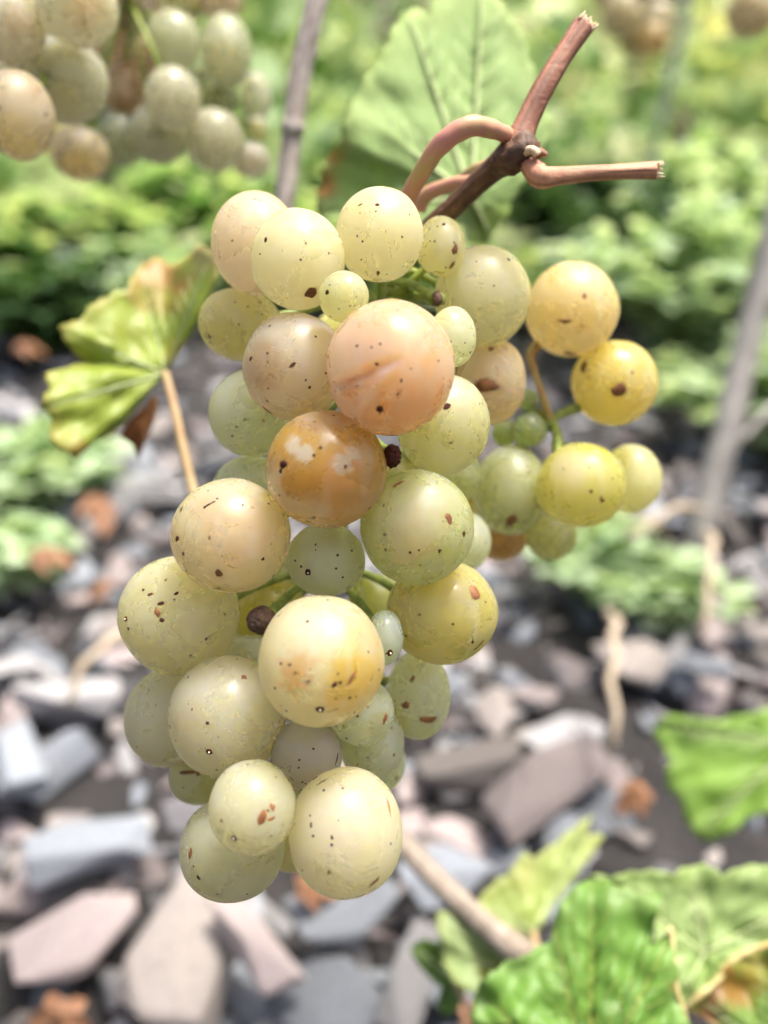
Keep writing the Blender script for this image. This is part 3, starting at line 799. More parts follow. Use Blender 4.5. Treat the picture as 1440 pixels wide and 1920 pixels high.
LG = (0.26, 0.40, 0.055); LY = (0.55, 0.52, 0.12); LB = (0.36, 0.15, 0.04); LP = (0.34, 0.48, 0.17); MG = (0.13, 0.27, 0.04)
l1 = leaf('vine_leaf', 'yellow green leaf with browned lobe beside the hanging grape bunch', (310,700,196),
  [(345,640,193),(378,590,188),(405,525,184),(410,480,186),(375,460,192),(345,488,198),(320,500,204),(303,484,206),(268,496,204),(235,545,198),(200,558,195),(165,578,193),(150,602,191),(112,612,188),(122,642,190),(160,678,194),(125,690,188),(88,698,184),(95,730,183),(76,756,181),(100,785,182),(95,825,181),(125,848,182),(143,860,184),(178,825,188),(215,812,193),(250,770,196),(280,735,198),(300,712,198)],
  (0.46, 0.58, 0.09), (0.66, 0.60, 0.18), [(300,530,60,(0.66,0.42,0.16),0.95),(285,560,38,(0.62,0.55,0.16),0.9),(330,660,34,(0.62,0.55,0.10),0.9),(385,480,40,(0.50,0.40,0.22),0.7),(150,845,30,(0.55,0.42,0.10),0.9),(240,640,50,(0.46,0.52,0.08),0.5)],
  [(95,760,182),(130,625,190),(262,515,203),(385,500,187)], petiole=[(310,698,196,8),(325,760,194,9),(345,850,192,9),(365,930,190,9),(395,1000,186,9)], ruffle=0.35)
def withered():
    mb = MB()
    ol = [(290,740,199),(275,760,198),(240,790,196),(228,820,195),(250,835,200),(262,862,203),(272,830,206),(290,790,207),(298,755,204)]
    c = P(265, 795, 196); vs = [P(*q) for q in ol]; n = len(vs)
    mid = [c.lerp(v, 0.55) + CF * 0.0018 for v in vs]
    mb.add([c] + mid + vs, [(0, 1 + k, 1 + (k + 1) % n) for k in range(n)] + [(1 + k, 1 + n + k, 1 + n + (k + 1) % n, 1 + (k + 1) % n) for k in range(n)])
    o = mb.build('withered_lobe', simple('withered_brown', (0.22, 0.075, 0.02), 0.6, (0.30, 0.12, 0.03), 150), l1)
    o['label'] = 'curled dry brown lobe'
    s = o.modifiers.new('thickness', 'SOLIDIFY'); s.thickness = 0.0003
withered()
leaf('vine_leaf', 'large pale green leaf underside behind the cut shoot', (885,372,196),
  [(840,420,194),(800,425,194),(740,410,195),(690,415,196),(640,420,198),(596,400,203),(606,340,202),(618,292,200),(640,262,196),(655,215,196),(672,175,198),(690,140,200),(712,118,200),(728,82,201),(742,45,203),(775,15,205),(800,25,205),(830,-10,207),(885,-35,210),(935,-5,208),(955,30,207),(980,60,206),(992,110,205),(1006,160,204),(1020,205,206),(1038,240,207),(1015,285,205),(985,330,203),(965,370,202),(930,425,202),(905,462,203),(880,450,200),(870,420,197)],
  (0.30, 0.44, 0.15), (0.38, 0.48, 0.16), [(606,350,34,(0.50,0.22,0.06),1.0),(625,290,26,(0.50,0.30,0.08),0.8),(680,360,70,(0.30,0.46,0.11),0.8),(930,420,50,(0.32,0.46,0.08),0.6)],
  [(905,-20,208),(770,35,204),(665,200,198),(640,390,199),(1010,200,204),(920,440,202)], m=M_LEAFU, under=True, vein_r=5, ruffle=0.22,
  petiole=[(885,372,196,9),(862,350,178,10),(880,325,160,11),(930,305,146,12),(962,292,139,13)], pet_m=M_PINK)
leaf('vine_leaf', 'broad bright green leaf overlapping the others in the bottom clump', (1105,2060,176),
  [(870,2080,190),(872,1990,190),(885,1915,190),(898,1850,190),(930,1818,191),(985,1795,192),(1035,1765,193),(1042,1712,195),(1072,1668,197),(1108,1650,199),(1160,1662,196),(1205,1682,194),(1240,1678,195),(1228,1730,191),(1216,1776,190),(1245,1756,191),(1258,1742,191),(1264,1800,188),(1270,1860,187),(1285,1905,186),(1300,1990,184),(1310,2080,182),(1200,2130,180)],
  (0.24, 0.47, 0.08), (0.38, 0.58, 0.18), [(1150,1900,60,(0.14,0.32,0.04),0.6),(1200,1960,40,(0.30,0.30,0.05),0.8),(1265,1850,14,(0.55,0.50,0.14),0.9)],
  [(1110,1660,198),(900,1860,190),(1255,1760,190),(1040,1740,194)], vein_m=M_STEMG, vein_r=3.5, ruffle=0.55, rings=26)
leaf('vine_leaf', 'pale green leaf with grey veins behind the bottom leaf clump', (1320,1788,214),
  [(1105,1640,222),(1150,1646,220),(1205,1634,220),(1260,1640,219),(1320,1622,220),(1355,1642,218),(1400,1624,219),(1460,1630,219),(1520,1650,218),(1540,1760,216),(1480,1800,212),(1440,1792,210),(1395,1800,208),(1360,1825,206),(1345,1845,206),(1300,1862,206),(1272,1890,206),(1262,1810,210),(1230,1770,213),(1238,1705,217)],
  (0.46, 0.63, 0.24), (0.48, 0.64, 0.20), [(1330,1830,40,(0.30,0.46,0.10),0.6)],
  [(1300,1640,219),(1480,1700,216),(1150,1660,219),(1290,1850,207)], vein_r=4, ruffle=0.5)
leaf('vine_leaf', 'curled leaf with amber and brown dead patches in the bottom clump', (1470,1990,196),
  [(1285,1890,204),(1310,1868,204),(1345,1838,205),(1362,1810,206),(1395,1788,207),(1440,1772,206),(1500,1762,205),(1560,1800,202),(1580,1980,196),(1480,2060,192),(1380,1990,194),(1345,1930,197),(1320,1905,199)],
  (0.22, 0.38, 0.06), (0.58, 0.56, 0.16), [(1375,1850,55,(0.46,0.26,0.05),1.0),(1330,1890,40,(0.42,0.24,0.12),1.0),(1420,1810,38,(0.50,0.42,0.06),0.8),(1400,1930,40,(0.24,0.42,0.06),0.7)],
  [(1320,1880,203),(1430,1790,206)], ruffle=0.6)
leaf('vine_leaf', 'light green pointed young leaf standing upright before the stones', (1000,1748,246),
  [(895,1692,250),(915,1668,252),(952,1640,255),(985,1600,258),(1002,1612,257),(1040,1582,262),(1070,1558,264),(1110,1528,268),(1098,1566,266),(1134,1568,268),(1092,1610,262),(1062,1642,258),(1042,1682,254),(1014,1738,247),(990,1765,245),(955,1745,246),(918,1722,248)],
  (0.50, 0.62, 0.18), (0.60, 0.64, 0.24), [(985,1640,40,(0.50,0.52,0.12),0.7)], [(1105,1535,267),(915,1690,250)], ruffle=0.4, vein_r=3,
  petiole=[(1000,1748,246,6),(1010,1790,240,6),(1030,1850,235,6),(1050,1950,228,6)])
leaf('vine_leaf', 'small pale green leaf beneath the cut dry cane', (935,1822,236),
  [(828,1772,240),(822,1708,244),(862,1722,243),(905,1745,240),(945,1800,236),(950,1850,232),(900,1862,233),(858,1845,235),(835,1815,237)],
  (0.46, 0.60, 0.25), (0.54, 0.62, 0.22), [(930,1830,40,(0.50,0.50,0.10),0.8)], [(835,1740,242)], ruffle=0.4, vein_r=3,
  petiole=[(935,1822,236,5),(970,1880,230,5),(1010,1980,224,5)])
leaf('vine_leaf', 'small dark green leaf at the clump edge below the dry cane', (850,1835,244),
  [(768,1775,252),(800,1762,252),(832,1772,250),(845,1800,247),(870,1830,244),(868,1870,241),(850,1905,240),(822,1890,242),(826,1850,244),(796,1822,248)],
  (0.16, 0.30, 0.05), (0.24, 0.40, 0.08), [], [(785,1780,250)], ruffle=0.4, vein_r=3, petiole=[(850,1835,244,5),(880,1900,238,5),(930,2000,230,5)])
leaf('vine_leaf', 'bright green leaf hanging alone over the slate stones', (1490,1395,300),
  [(1222,1362,318),(1258,1340,316),(1300,1346,314),(1350,1352,312),(1400,1340,310),(1470,1330,308),(1560,1335,304),(1570,1480,292),(1500,1530,290),(1440,1520,292),(1402,1532,294),(1372,1562,296),(1320,1578,300),(1292,1545,304),(1276,1502,306),(1250,1470,310),(1258,1425,312),(1238,1392,315)],
  (0.34, 0.57, 0.10), (0.44, 0.64, 0.18), [], [(1250,1365,315),(1320,1560,300)], ruffle=0.5, vein_r=3.5,
  petiole=[(1490,1395,300,8),(1560,1380,300,8),(1700,1420,310,8)])

def rim(root, rows, m):
    mb = MB(); p, r = path_px(rows, 6); mb.tube(p, r, 7, bump=0.3, seed=rows[0][0]); mb.build('dry_margin', m, root)
M_RIM = simple('dry_leaf_rim', (0.60, 0.55, 0.25), 0.7, (0.48, 0.36, 0.14), 300)
rim(LEAVES[2], [(1250,1752,190,3),(1258,1742,190,5),(1264,1800,188,4),(1270,1860,187,5),(1285,1905,186,4),(1300,1990,184,4)], M_RIM)
rim(LEAVES[4], [(1285,1890,204,4),(1310,1868,203,5),(1345,1838,204,6),(1362,1810,205,5),(1395,1788,206,6),(1440,1772,205,5),(1500,1762,204,5)], M_RIM)
# ------------------------------------------------------------------ canes and stakes
def cane(name, label, rows, m, cat, n=12, bump=0.16, seed=1, cut=None, group=None):
    p, r = path_px(rows, 10)
    root = empty(name, p[-1]); tag(root, label, cat, group)
    mb = MB(); mb.tube(p, r, 22, bump=bump, seed=seed, lon=0.07); mb.build('stem', m, root)
    return root
c1 = cane('dry_cane', 'pale grey dry cane rising behind the top grapes', [(612,-60,212,20),(585,40,213,20),(562,150,215,20),(548,250,216,19),(538,340,217,19),(530,420,219,19),(525,560,224,19)], M_CANE, 'cane', seed=41)
for (x, y) in ((549, 240), (574, 95)):
    mb = MB(); p, r = path_px([(x - 2, y + 14, 215.5, 19), (x, y, 215, 22.5), (x + 3, y - 14, 214.5, 19)], 4); mb.tube(p, r, 12, bump=0.2, seed=y); mb.build('node', M_CANE, c1)
c2 = cane('dry_cane', 'grey brown cane slanting below the bunch to a cut end', [(560,1380,300,19),(680,1505,285,20),(760,1590,262,21),(830,1660,250,22),(905,1730,240,24),(960,1775,233,28),(988,1796,229,30)], M_CANE2, 'cane', seed=42)
cut_end(988, 1796, 229, (0.75, 0.6), 29, 14, 9, c2)
def stake():
    b = G(1296, 1075); t = P(1475, 330, 640); root = empty('vine_stake', b)
    tag(root, 'leaning grey wooden stake standing in the slate beside the weeds', 'stake')
    pts = [b.lerp(t, i / 14) + Vector((0.002 * noise.noise(Vector((i * 0.7, 0, 0))), 0, 0)) - (NV * 0.02 if i == 0 else NV * 0) for i in range(15)]
    mb = MB(); mb.tube(pts, [0.0105 - 0.0001 * i for i in range(15)], 10, bump=0.12, seed=3); mb.build('pole', M_STAKE, root)
    mb = MB(); q = b.lerp(t, 0.30); mb.tube([q, q + Vector((0.02, 0.005, 0.012)), q + Vector((0.05, 0.0, 0.05))], [0.005, 0.003, 0.0015], 7); mb.build('twig_stub', M_STAKE, root)
stake()
def thin_stake():
    b = G(1175, 500); t = P(1310, -80, 900); root = empty('trellis_rod', b)
    tag(root, 'thin pale grey metal trellis rod leaning against the hillside foliage', 'rod')
    mb = MB(); mb.tube([b.lerp(t, i / 6) for i in range(7)], 0.006, 8); mb.build('rod', simple('galvanised', (0.55, 0.57, 0.58), 0.5), root)
thin_stake()

# ------------------------------------------------------------------ other bunches
def small_bunch(name, label, rows, base, stem_rows, group=None):
    L = []
    for (px, py, rx, ry, mm, col, br) in rows:
        col = tuple(x * f for x, f in zip(col, (0.72, 0.76, 0.88)))  # dulled, cooler skins: shade over the bunch by the cane put into the colour
        L.append(Grape(px, py, rx, ry, mm, col, bruises=br, sub=4))
    for it in range(300):
        for q in L: q.finish()
        tot = 0; mv = [0.0] * len(L)
        for i in range(len(L)):
            for j in range(i + 1, len(L)):
                a, b = L[i], L[j]; d = (a.c - b.c).length; need = (a.r + b.r) * 0.96
                if d < need:
                    o = (need - d) * 1000; s = -1 if a.mm <= b.mm else 1
                    mv[i] += s * o * 0.25; mv[j] -= s * o * 0.25; tot += o
        for i, q in enumerate(L): q.mm += max(-0.8, min(0.8, mv[i]))
        if tot < 1: break
    for q in L:
        q.finish()
        for k in range(14):
            d = Vector((random.gauss(0, 1), random.gauss(0, 1), random.gauss(0, 1))).normalized()
            q.marks.append((d, random.uniform(1.5, 4.0) * q.k, 's', random.uniform(1, 1.4), random.uniform(0, 3)))
    root = empty(name, P(*base)); tag(root, label, 'grape bunch', group)
    for q in L: q.build(root)
    mb = MB(); p, r = path_px(stem_rows); mb.tube(p, r, 8); mb.build('rachis', M_STEMG, root)
    for q in L:
        a = min(p, key=lambda z: (z - q.c).length); e = q.c + (a - q.c).normalized() * q.r * 0.97
        mb = MB(); mb.tube([a, (a + e) / 2, e], [0.0007, 0.0007, 0.001], 6); mb.build('pedicel', M_STEMG, root)
    return L
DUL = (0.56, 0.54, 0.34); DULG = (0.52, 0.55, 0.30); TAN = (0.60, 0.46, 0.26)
lb = [(28,52,54,72,178,(0.54,0.48,0.28),[(40,40,30,BROWN,0.4)]),(146,16,75,66,176,(0.66,0.62,0.40),[(165,18,38,(0.46,0.30,0.10),0.9)]),
      (124,152,78,76,186,(0.60,0.58,0.36),[(120,200,45,(0.52,0.46,0.12),0.7)]),(34,217,65,80,170,(0.62,0.49,0.27),[(75,180,30,(0.40,0.22,0.08),0.8),(30,270,45,(0.72,0.62,0.24),0.8)]),
      (326,76,50,53,232,DULG,[]),(425,96,47,66,236,DULG,[(420,110,30,(0.66,0.58,0.26),0.6)]),(324,184,52,57,222,DUL,[]),
      (238,172,38,53,238,(0.66,0.38,0.12),[(220,160,22,(0.76,0.60,0.40),0.7)]),(150,288,54,48,228,(0.72,0.58,0.30),[(150,320,35,(0.74,0.60,0.14),0.7)]),
      (226,260,40,50,236,DULG,[]),(298,250,54,56,234,(0.54,0.54,0.32),[]),(402,263,56,56,232,(0.50,0.48,0.28),[]),(480,182,28,48,250,DULG,[]),
      (420,186,26,26,244,GRN,[]),(208,82,44,52,244,(0.58,0.40,0.24),[]),(258,18,42,44,240,(0.62,0.46,0.32),[]),(335,2,46,40,244,(0.60,0.58,0.30),[]),
      (412,0,44,34,248,(0.48,0.38,0.22),[]),(482,240,20,22,248,(0.60,0.58,0.16),[]),(262,120,36,50,252,(0.60,0.34,0.12),[]),(470,300,36,32,248,(0.50,0.44,0.30),[]),
      (100,250,46,40,236,YEL,[]),(390,170,40,46,262,GRN,[]),(100,80,46,46,214,(0.40,0.36,0.16),[]),(-40,130,60,60,190,DUL,[]),(-60,30,60,60,190,DUL,[]),(90,-60,70,60,186,DUL,[]),(230,-60,60,50,230,TAN,[]),(330,-70,50,50,240,DUL,[]),(430,-60,46,46,250,DULG,[])]
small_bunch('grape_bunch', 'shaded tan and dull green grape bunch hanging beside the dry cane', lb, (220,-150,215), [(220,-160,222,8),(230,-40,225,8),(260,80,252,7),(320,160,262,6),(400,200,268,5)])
tb = [(1165,28,38,38,520,(0.62,0.52,0.22),[]),(1230,42,36,36,530,(0.50,0.42,0.20),[]),(1195,70,34,32,535,(0.66,0.50,0.14),[]),(1225,72,30,30,515,(0.66,0.48,0.12),[]),(1215,5,40,36,540,(0.40,0.34,0.16),[]),(1150,-15,38,38,525,(0.56,0.48,0.22),[]),(1190,-40,40,40,530,DUL,[]),(1245,-20,38,38,530,DUL,[])]
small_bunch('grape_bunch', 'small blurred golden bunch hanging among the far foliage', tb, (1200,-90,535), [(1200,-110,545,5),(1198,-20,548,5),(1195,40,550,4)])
tc_ = [(1408,22,46,46,420,(0.62,0.50,0.22),[]),(1470,-10,46,46,425,DUL,[]),(1440,-60,46,44,430,DUL,[]),(1500,40,44,44,432,DUL,[])]
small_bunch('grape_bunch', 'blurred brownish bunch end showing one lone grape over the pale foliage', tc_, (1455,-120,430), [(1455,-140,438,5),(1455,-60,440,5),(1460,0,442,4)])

# ------------------------------------------------------------------ slate chips on the slope
def stone_mesh(seed):
    rnd = random.Random(seed); bm = bmesh.new()
    for i in range(11):
        v = Vector((rnd.gauss(0, 1), rnd.gauss(0, 1), rnd.gauss(0, 1))).normalized()
        v = Vector((max(-0.8, min(0.8, v.x * 1.15)), max(-0.72, min(0.72, v.y)), max(-0.62, min(0.62, v.z))))
        bm.verts.new((v.x * 0.62, v.y * 0.42 * rnd.uniform(0.8, 1), v.z * 0.36))
    r = bmesh.ops.convex_hull(bm, input=bm.verts)
    bmesh.ops.delete(bm, geom=[e for e in r['geom_interior'] if isinstance(e, bmesh.types.BMVert)], context='VERTS')
    bmesh.ops.dissolve_limit(bm, angle_limit=R(14), verts=bm.verts, edges=bm.edges)
    bmesh.ops.bevel(bm, geom=list(bm.edges), offset=0.025, segments=1, affect='EDGES')
    me = bpy.data.meshes.new('stone'); bm.to_mesh(me); bm.free(); return me
BASES = [stone_mesh(i) for i in range(12)]
SM_ = {}
for cn, mt in STONES.items():
    for i, b in enumerate(BASES):
        me = b.copy(); me.materials.append(mt); SM_[cn, i] = me
SLAB = {'blue': 'bluish grey slate chip', 'pink': 'pinkish grey slate chip', 'pale': 'pale grey slate chip', 'brown': 'brownish grey slate chip', 'dark': 'dark grey slate chip'}

def cam_px(p):
    d = p - CAM; z = d.dot(CF)
    return 720 + FPX * d.dot(CR) / z, 960 - FPX * d.dot(CU) / z, z

def scatter_stones():
    rnd = random.Random(11)
    CELL = 0.012; H = {}
    def key(x, v): return (int(math.floor(x / CELL)), int(math.floor(v / CELL)))
    placed = []
    def put(x, v, size, cn, rz=None, tx=None, ty=None, flat=1.0):
        rad = size * 0.42; n = int(rad / CELL) + 1
        kx, kv = key(x, v); hs = []
        for i in range(-n, n + 1):
            for j in range(-n, n + 1):
                if (i * i + j * j) * CELL * CELL <= rad * rad: hs.append(H.get((kx + i, kv + j), 0.0))
        hs.sort(); z = hs[int(len(hs) * 0.5)]
        th = size * 0.42 * 0.6 * flat
        rz = rnd.uniform(0, 6.28) if rz is None else rz
        tx = rnd.gauss(0, 0.42) if tx is None else tx; ty = rnd.gauss(0, 0.42) if ty is None else ty
        c = z + th * 0.75
        for i in range(-n, n + 1):
            for j in range(-n, n + 1):
                if (i * i + j * j) * CELL * CELL <= rad * rad:
                    k = (kx + i, kv + j); H[k] = max(H.get(k, 0), z + th * 1.3)
        M = Matrix.Translation(S(x, v, c - 0.006)) @ SM.to_4x4() @ Matrix.Rotation(rz, 4, 'Z') @ Matrix.Rotation(tx, 4, 'X') @ Matrix.Rotation(ty, 4, 'Y') @ Matrix.Diagonal((size, size, size * flat, 1))
        placed.append((M, rnd.randrange(12), cn, size))
        return placed[-1]
    kinds = ['blue'] * 30 + ['pink'] * 22 + ['pale'] * 24 + ['brown'] * 16 + ['dark'] * 8
    for (num, s0, s1, dk) in ((2600, 0.014, 0.028, 1), (2600, 0.019, 0.034, 0), (1000, 0.026, 0.044, 0), (130, 0.042, 0.060, 0)):
        for i in range(num):
            v = rnd.uniform(0.04, 1.75); x = rnd.uniform(-1, 1) * (0.26 + 0.52 * v)
            if v > 0.85 and rnd.random() < min(0.8, (v - 0.85) * 2.0): continue
            cn = rnd.choice(kinds)
            if dk and rnd.random() < 0.5: cn = 'dark'  # bottom layer coloured darker to paint shade into the gaps between chips
            put(x, v, rnd.uniform(s0, s1), cn, flat=rnd.uniform(0.32, 0.85))
    for i in range(1500):
        v = rnd.uniform(0.35, 1.35); x = rnd.uniform(-1, 1) * (0.2 + 0.5 * v)
        if v > 0.8 and rnd.random() < 0.7: continue
        put(x, v, rnd.uniform(0.018, 0.040), rnd.choice(kinds), flat=rnd.uniform(0.32, 0.85))
    special = []
    for (px, py, size, cn, rz, lab) in (
        (1050,1470,0.072,'pink',0.5,'large pale pinkish slate slab lying between the bunch and the lone leaf'),
        (340,1760,0.075,'brown',1.5,'large flat brownish slate slab standing among smaller chips'),
        (120,1730,0.060,'pink',0.3,'broad pinkish slate slab beside the brownish slab'),
        (640,1720,0.052,'blue',0.2,'smooth bluish slate slab lying under the bunch tip'),
        (500,1790,0.045,'pink',2.2,'upright pinkish slate chip next to the brownish slab'),
        (790,1870,0.042,'pale',1.1,'pale grey oval slate chip beside the small leaves'),
        (1200,1210,0.055,'brown',0.1,'flat brownish slate under the low weed'),
        (160,1560,0.055,'blue',0.4,'wide bluish grey slate above the pinkish slab'),
        (120,1270,0.06,'pale',0.2,'pale slate slab level with the lower grapes'),
        (1070,1340,0.05,'pale',0.4,'blocky pale slate behind the large pinkish slab'),
        (40,1400,0.05,'blue',1.9,'thick bluish slate block at the edge of the pile')):
        g = G(px, py, 0.03); 
        it = put(g.x, g.dot(UV), size, cn, rz, rnd.gauss(0, 0.12), rnd.gauss(0, 0.12), 0.8); it[0].translation += NV * 0.008
        special.append((it, lab))
    spl = {id(it): lab for it, lab in special}
    # size in the picture
    vis = []
    for it in placed:
        x, y, z = cam_px(it[0].translation)
        inside = z > 0.05 and -60 < x < 1500 and 560 < y < 1990
        vis.append((it[3] / z if inside else 0.0, it[0].translation.dot(NV), it))
    # prefer stones that lie on top (visible) - height above the slope counts
    vis.sort(key=lambda q: -(q[0] * (0.3 + min(1.0, max(0, q[1]) / 0.03)) + (9 if id(q[2]) in spl else 0)))
    LM = [(G(x, y), t) for x, y, t in ((1296,1075,'by the foot of the leaning stake'),(1150,1105,'beside the low pale weed near the stake'),(40,930,'around the spreading pale weed'),(310,700,'below the yellow green leaf'),
        (1050,1470,'around the large pinkish slab'),(340,1760,'around the large brownish slab'),(640,1720,'beneath the bunch tip'),(1350,1480,'beneath the lone bright leaf'),(1000,1800,'beneath the bottom leaf clump'),(120,1270,'around the pale slab level with the lower grapes'),
        (900,1300,'uphill of the dry cane beside the lower grapes'),(1000,1000,'below the side wing of the bunch'),(160,1560,'around the wide bluish slate'),(800,1650,'beside the slanting dry cane'),(1150,800,'downhill of the tall feathery weed'),(60,720,'downhill of the green bushy weed'))]
    cnt = 0; rest = MB(); restparts = {}
    for (sz, h, it) in vis:
        M, bi, cn, size = it
        if cnt < 300 and sz > 0:
            o = bpy.data.objects.new('slate_stone', SM_[cn, bi]); COL.objects.link(o); o.matrix_world = M
            if id(it) in spl: tag(o, spl[id(it)], 'stone', 'slate chips on the slope')
            else:
                big = 'larger' if size > 0.036 else 'small'
                near = min(LM, key=lambda q: (q[0] - M.translation).length)[1]
                tag(o, f'{big} {SLAB[cn]} {near}', 'stone', 'slate chips on the slope')
            cnt += 1
        else:
            restparts.setdefault(cn, []).append((M, bi))
    # the rest as one mass
    me = bpy.data.meshes.new('slate_rubble'); V = []; F = []; MI = []
    for mi, cn in enumerate(STONES):
        me.materials.append(STONES[cn])
        for (M, bi) in restparts.get(cn, []):
            b0 = len(V); bmsh = BASES[bi]
            V += [M @ v.co for v in bmsh.vertices]
            for p in bmsh.polygons: F.append(tuple(b0 + i for i in p.vertices)); MI.append(mi)
    me.from_pydata(V, [], F); me.polygons.foreach_set('material_index', MI); me.update()
    o = bpy.data.objects.new('slate_rubble', me); link(o, None, (0, 0, 0))
    tag(o, 'mass of small grey slate chips filling the stony slope', 'rubble', kind='stuff')
scatter_stones()

# ------------------------------------------------------------------ leaves, weeds and vines on the hillside
def leaf_poly():
    """five-lobed vine leaf outline, unit size, in its own plane with a little cup"""
    pts = []
    for a, r in ((-75, .34), (-60, .50), (-42, .62), (-30, .56), (-12, .46), (2, .66), (18, .84), (30, .74), (48, .56), (60, .78), (75, .92), (90, 1.0), (105, .92), (120, .78), (132, .56), (150, .74), (162, .84), (178, .66), (192, .46), (210, .56), (222, .62), (240, .50), (255, .34)):
        pts.append((math.cos(R(a)) * r * 0.62, math.sin(R(a)) * r * 0.62))
    return pts
LP_ = leaf_poly()
def add_vine_leaf(mb, c, size, nrm, rz, cup=0.12):
    q = Vector((0, 0, 1)).rotation_difference(nrm.normalized()) @ Quaternion((0, 0, 1), rz)
    vs = [c] + [c + q @ (Vector((x, y, -cup * (x * x + y * y) * 2 + 0.10 * abs(x))) * size) for x, y in LP_]
    n = len(LP_); mb.add(vs, [(0, 1 + k, 1 + (k + 1) % n) for k in range(n)])
def add_leaflet(mb, base, d, length, wid, nrm):
    s = d.cross(nrm).normalized() * wid
    dr = nrm.normalized() * length * 0.12
    mb.add([base, base + d * length * .35 + s - dr * .3, base + d * length * .75 + s * .7 - dr, base + d * length - dr * 2.2, base + d * length * .75 - s * .7 - dr, base + d * length * .35 - s - dr * .3, base + d * length * .5],
           [(0, 1, 6), (1, 2, 6), (2, 3, 6), (3, 4, 6), (4, 5, 6), (5, 0, 6)])

def grape_vine(x, v, h, spread, n, m, label, rnd, size=(0.06, 0.11), group='grape vines on the hillside'):
    b = S(x, v, hill_h(x, v)); root = empty('grape_vine', b); tag(root, label, 'grape vine', group)
    mb = MB(); top = b + Vector((rnd.uniform(-.1, .1), 0, h * 0.75))
    pts = catmull([b - NV * 0.03, b + Vector((0.03, 0, h * .25)), b + Vector((-0.02, 0.02, h * .5)), top], 4)
    mb.tube(pts, [0.022 - 0.010 * i / len(pts) for i in range(len(pts))], 8, bump=0.3, seed=x); mb.build('trunk', M_CANE2, root)
    fo = MB(); cn = MB()
    for k in range(7):
        a = rnd.uniform(0, 6.28); e = b + Vector((math.cos(a) * spread * rnd.uniform(.5, 1), math.sin(a) * spread * .5, h * rnd.uniform(.35, 1.0)))
        s = pts[rnd.randrange(3, len(pts))]
        q = catmull([s, (s + e) / 2 + Vector((0, 0, 0.06)), e], 4); cn.tube(q, 0.004, 5)
    for k in range(n):
        t = rnd.random() ** 0.8
        cl = noise.noise(Vector((k // 9, x, v)))
        c = b + Vector((rnd.uniform(-1, 1) * spread, rnd.uniform(-1, 1) * spread * .45, h * (0.04 + 1.0 * t)))
        if noise.noise(c * 5.0) < -0.12: continue
        nrm = Vector((rnd.gauss(-.15, .5), rnd.gauss(-.7, .5), rnd.uniform(.3, 1)))
        add_vine_leaf(fo, c, rnd.uniform(*size), nrm, rnd.uniform(0, 6.28))
    cn.build('canes', M_CANE2, root)
    f = fo.build('foliage', m, root, smooth=False); f['kind'] = 'stuff'

def weed(px, py, rad, h, nst, m, label, seed, leafl=(0.010, 0.020), group='leafy weeds on the slope'):
    rnd = random.Random(seed); b = G(px, py, 0.02); root = empty('weed', b); tag(root, label, 'weed', group)
    st = MB(); fo = MB()
    for i in range(nst):
        a = rnd.uniform(0, 6.28); rr = rad * math.sqrt(rnd.random())
        e = b + CR * math.cos(a) * rr + UV * math.sin(a) * rr * .8 + Vector((0, 0, h * rnd.uniform(.5, 1) * (1 - 0.4 * rr / rad)))
        s = b + (e - b) * 0.1; s = s - NV * (s - b).dot(NV) - NV * 0.012
        p = catmull([s, s.lerp(e, .5) + Vector((0, 0, h * .15)), e], 5); st.tube(p, 0.0009, 4, cap=False)
        for j in range(2, len(p)):
            for k in range(3):
                d = Vector((rnd.gauss(0, 1), rnd.gauss(0, 1), rnd.uniform(-.1, .6))).normalized()
                l = rnd.uniform(*leafl) * 1.25; add_leaflet(fo, p[j], d, l, l * rnd.uniform(.25, .45), Vector((rnd.gauss(0, .3), rnd.gauss(0, .3), 1)))
    st.build('stem', M_STEMG, root)
    f = fo.build('foliage', m, root, smooth=False); f['kind'] = 'stuff'

rv = random.Random(5)
weed(1300,690,0.16,0.20,80,M_WEED,'tall feathery pale green weed beside the leaning stake',1,(0.014,0.028))
weed(1420,820,0.10,0.10,60,M_WEED,'low pale green weed behind the leaning stake',2)
weed(1150,1105,0.055,0.04,20,M_WEED,'low pale green weed lying over the slate near the stake foot',3)
weed(1270,1150,0.040,0.035,22,M_WEED,'tiny pale weed tuft just downhill of the stake foot',4)
weed(40,930,0.085,0.055,26,M_WEED,'pale green weed spreading between the slates below the yellow leaf',5,(0.014,0.026))
weed(20,1065,0.035,0.03,14,M_WEED,'small pale weed tuft at the lower edge of the spreading weed',6,(0.014,0.024))
weed(30,560,0.12,0.14,40,M_FOL,'green bushy weed above the spreading pale weed',7,(0.02,0.04))
weed(330,500,0.14,0.15,44,M_FOL,'green leafy weed growing behind the yellow green leaf',8,(0.02,0.045))
weed(600,540,0.20,0.16,40,M_FOL,'green weed hidden behind the top grapes',9,(0.02,0.045))
weed(1080,470,0.18,0.14,70,M_FOLD,'weed with shade-dark leaf colour beyond the side wing',10,(0.02,0.04))
weed(110,640,0.11,0.09,30,M_FOLD,'weed with shade-dark leaf colour above the spreading pale weed',21,(0.02,0.04))
weed(230,600,0.12,0.10,34,M_WEED,'pale weed standing just above the yellow green leaf',22,(0.018,0.035))
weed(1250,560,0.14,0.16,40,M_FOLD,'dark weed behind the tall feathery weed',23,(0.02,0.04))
weed(900,600,0.12,0.10,40,M_FOL,'low green weed showing beneath the shoot fork',11,(0.016,0.03))
weed(1400,520,0.16,0.22,60,M_WEED,'upright pale weed beyond the stake',12,(0.016,0.03))

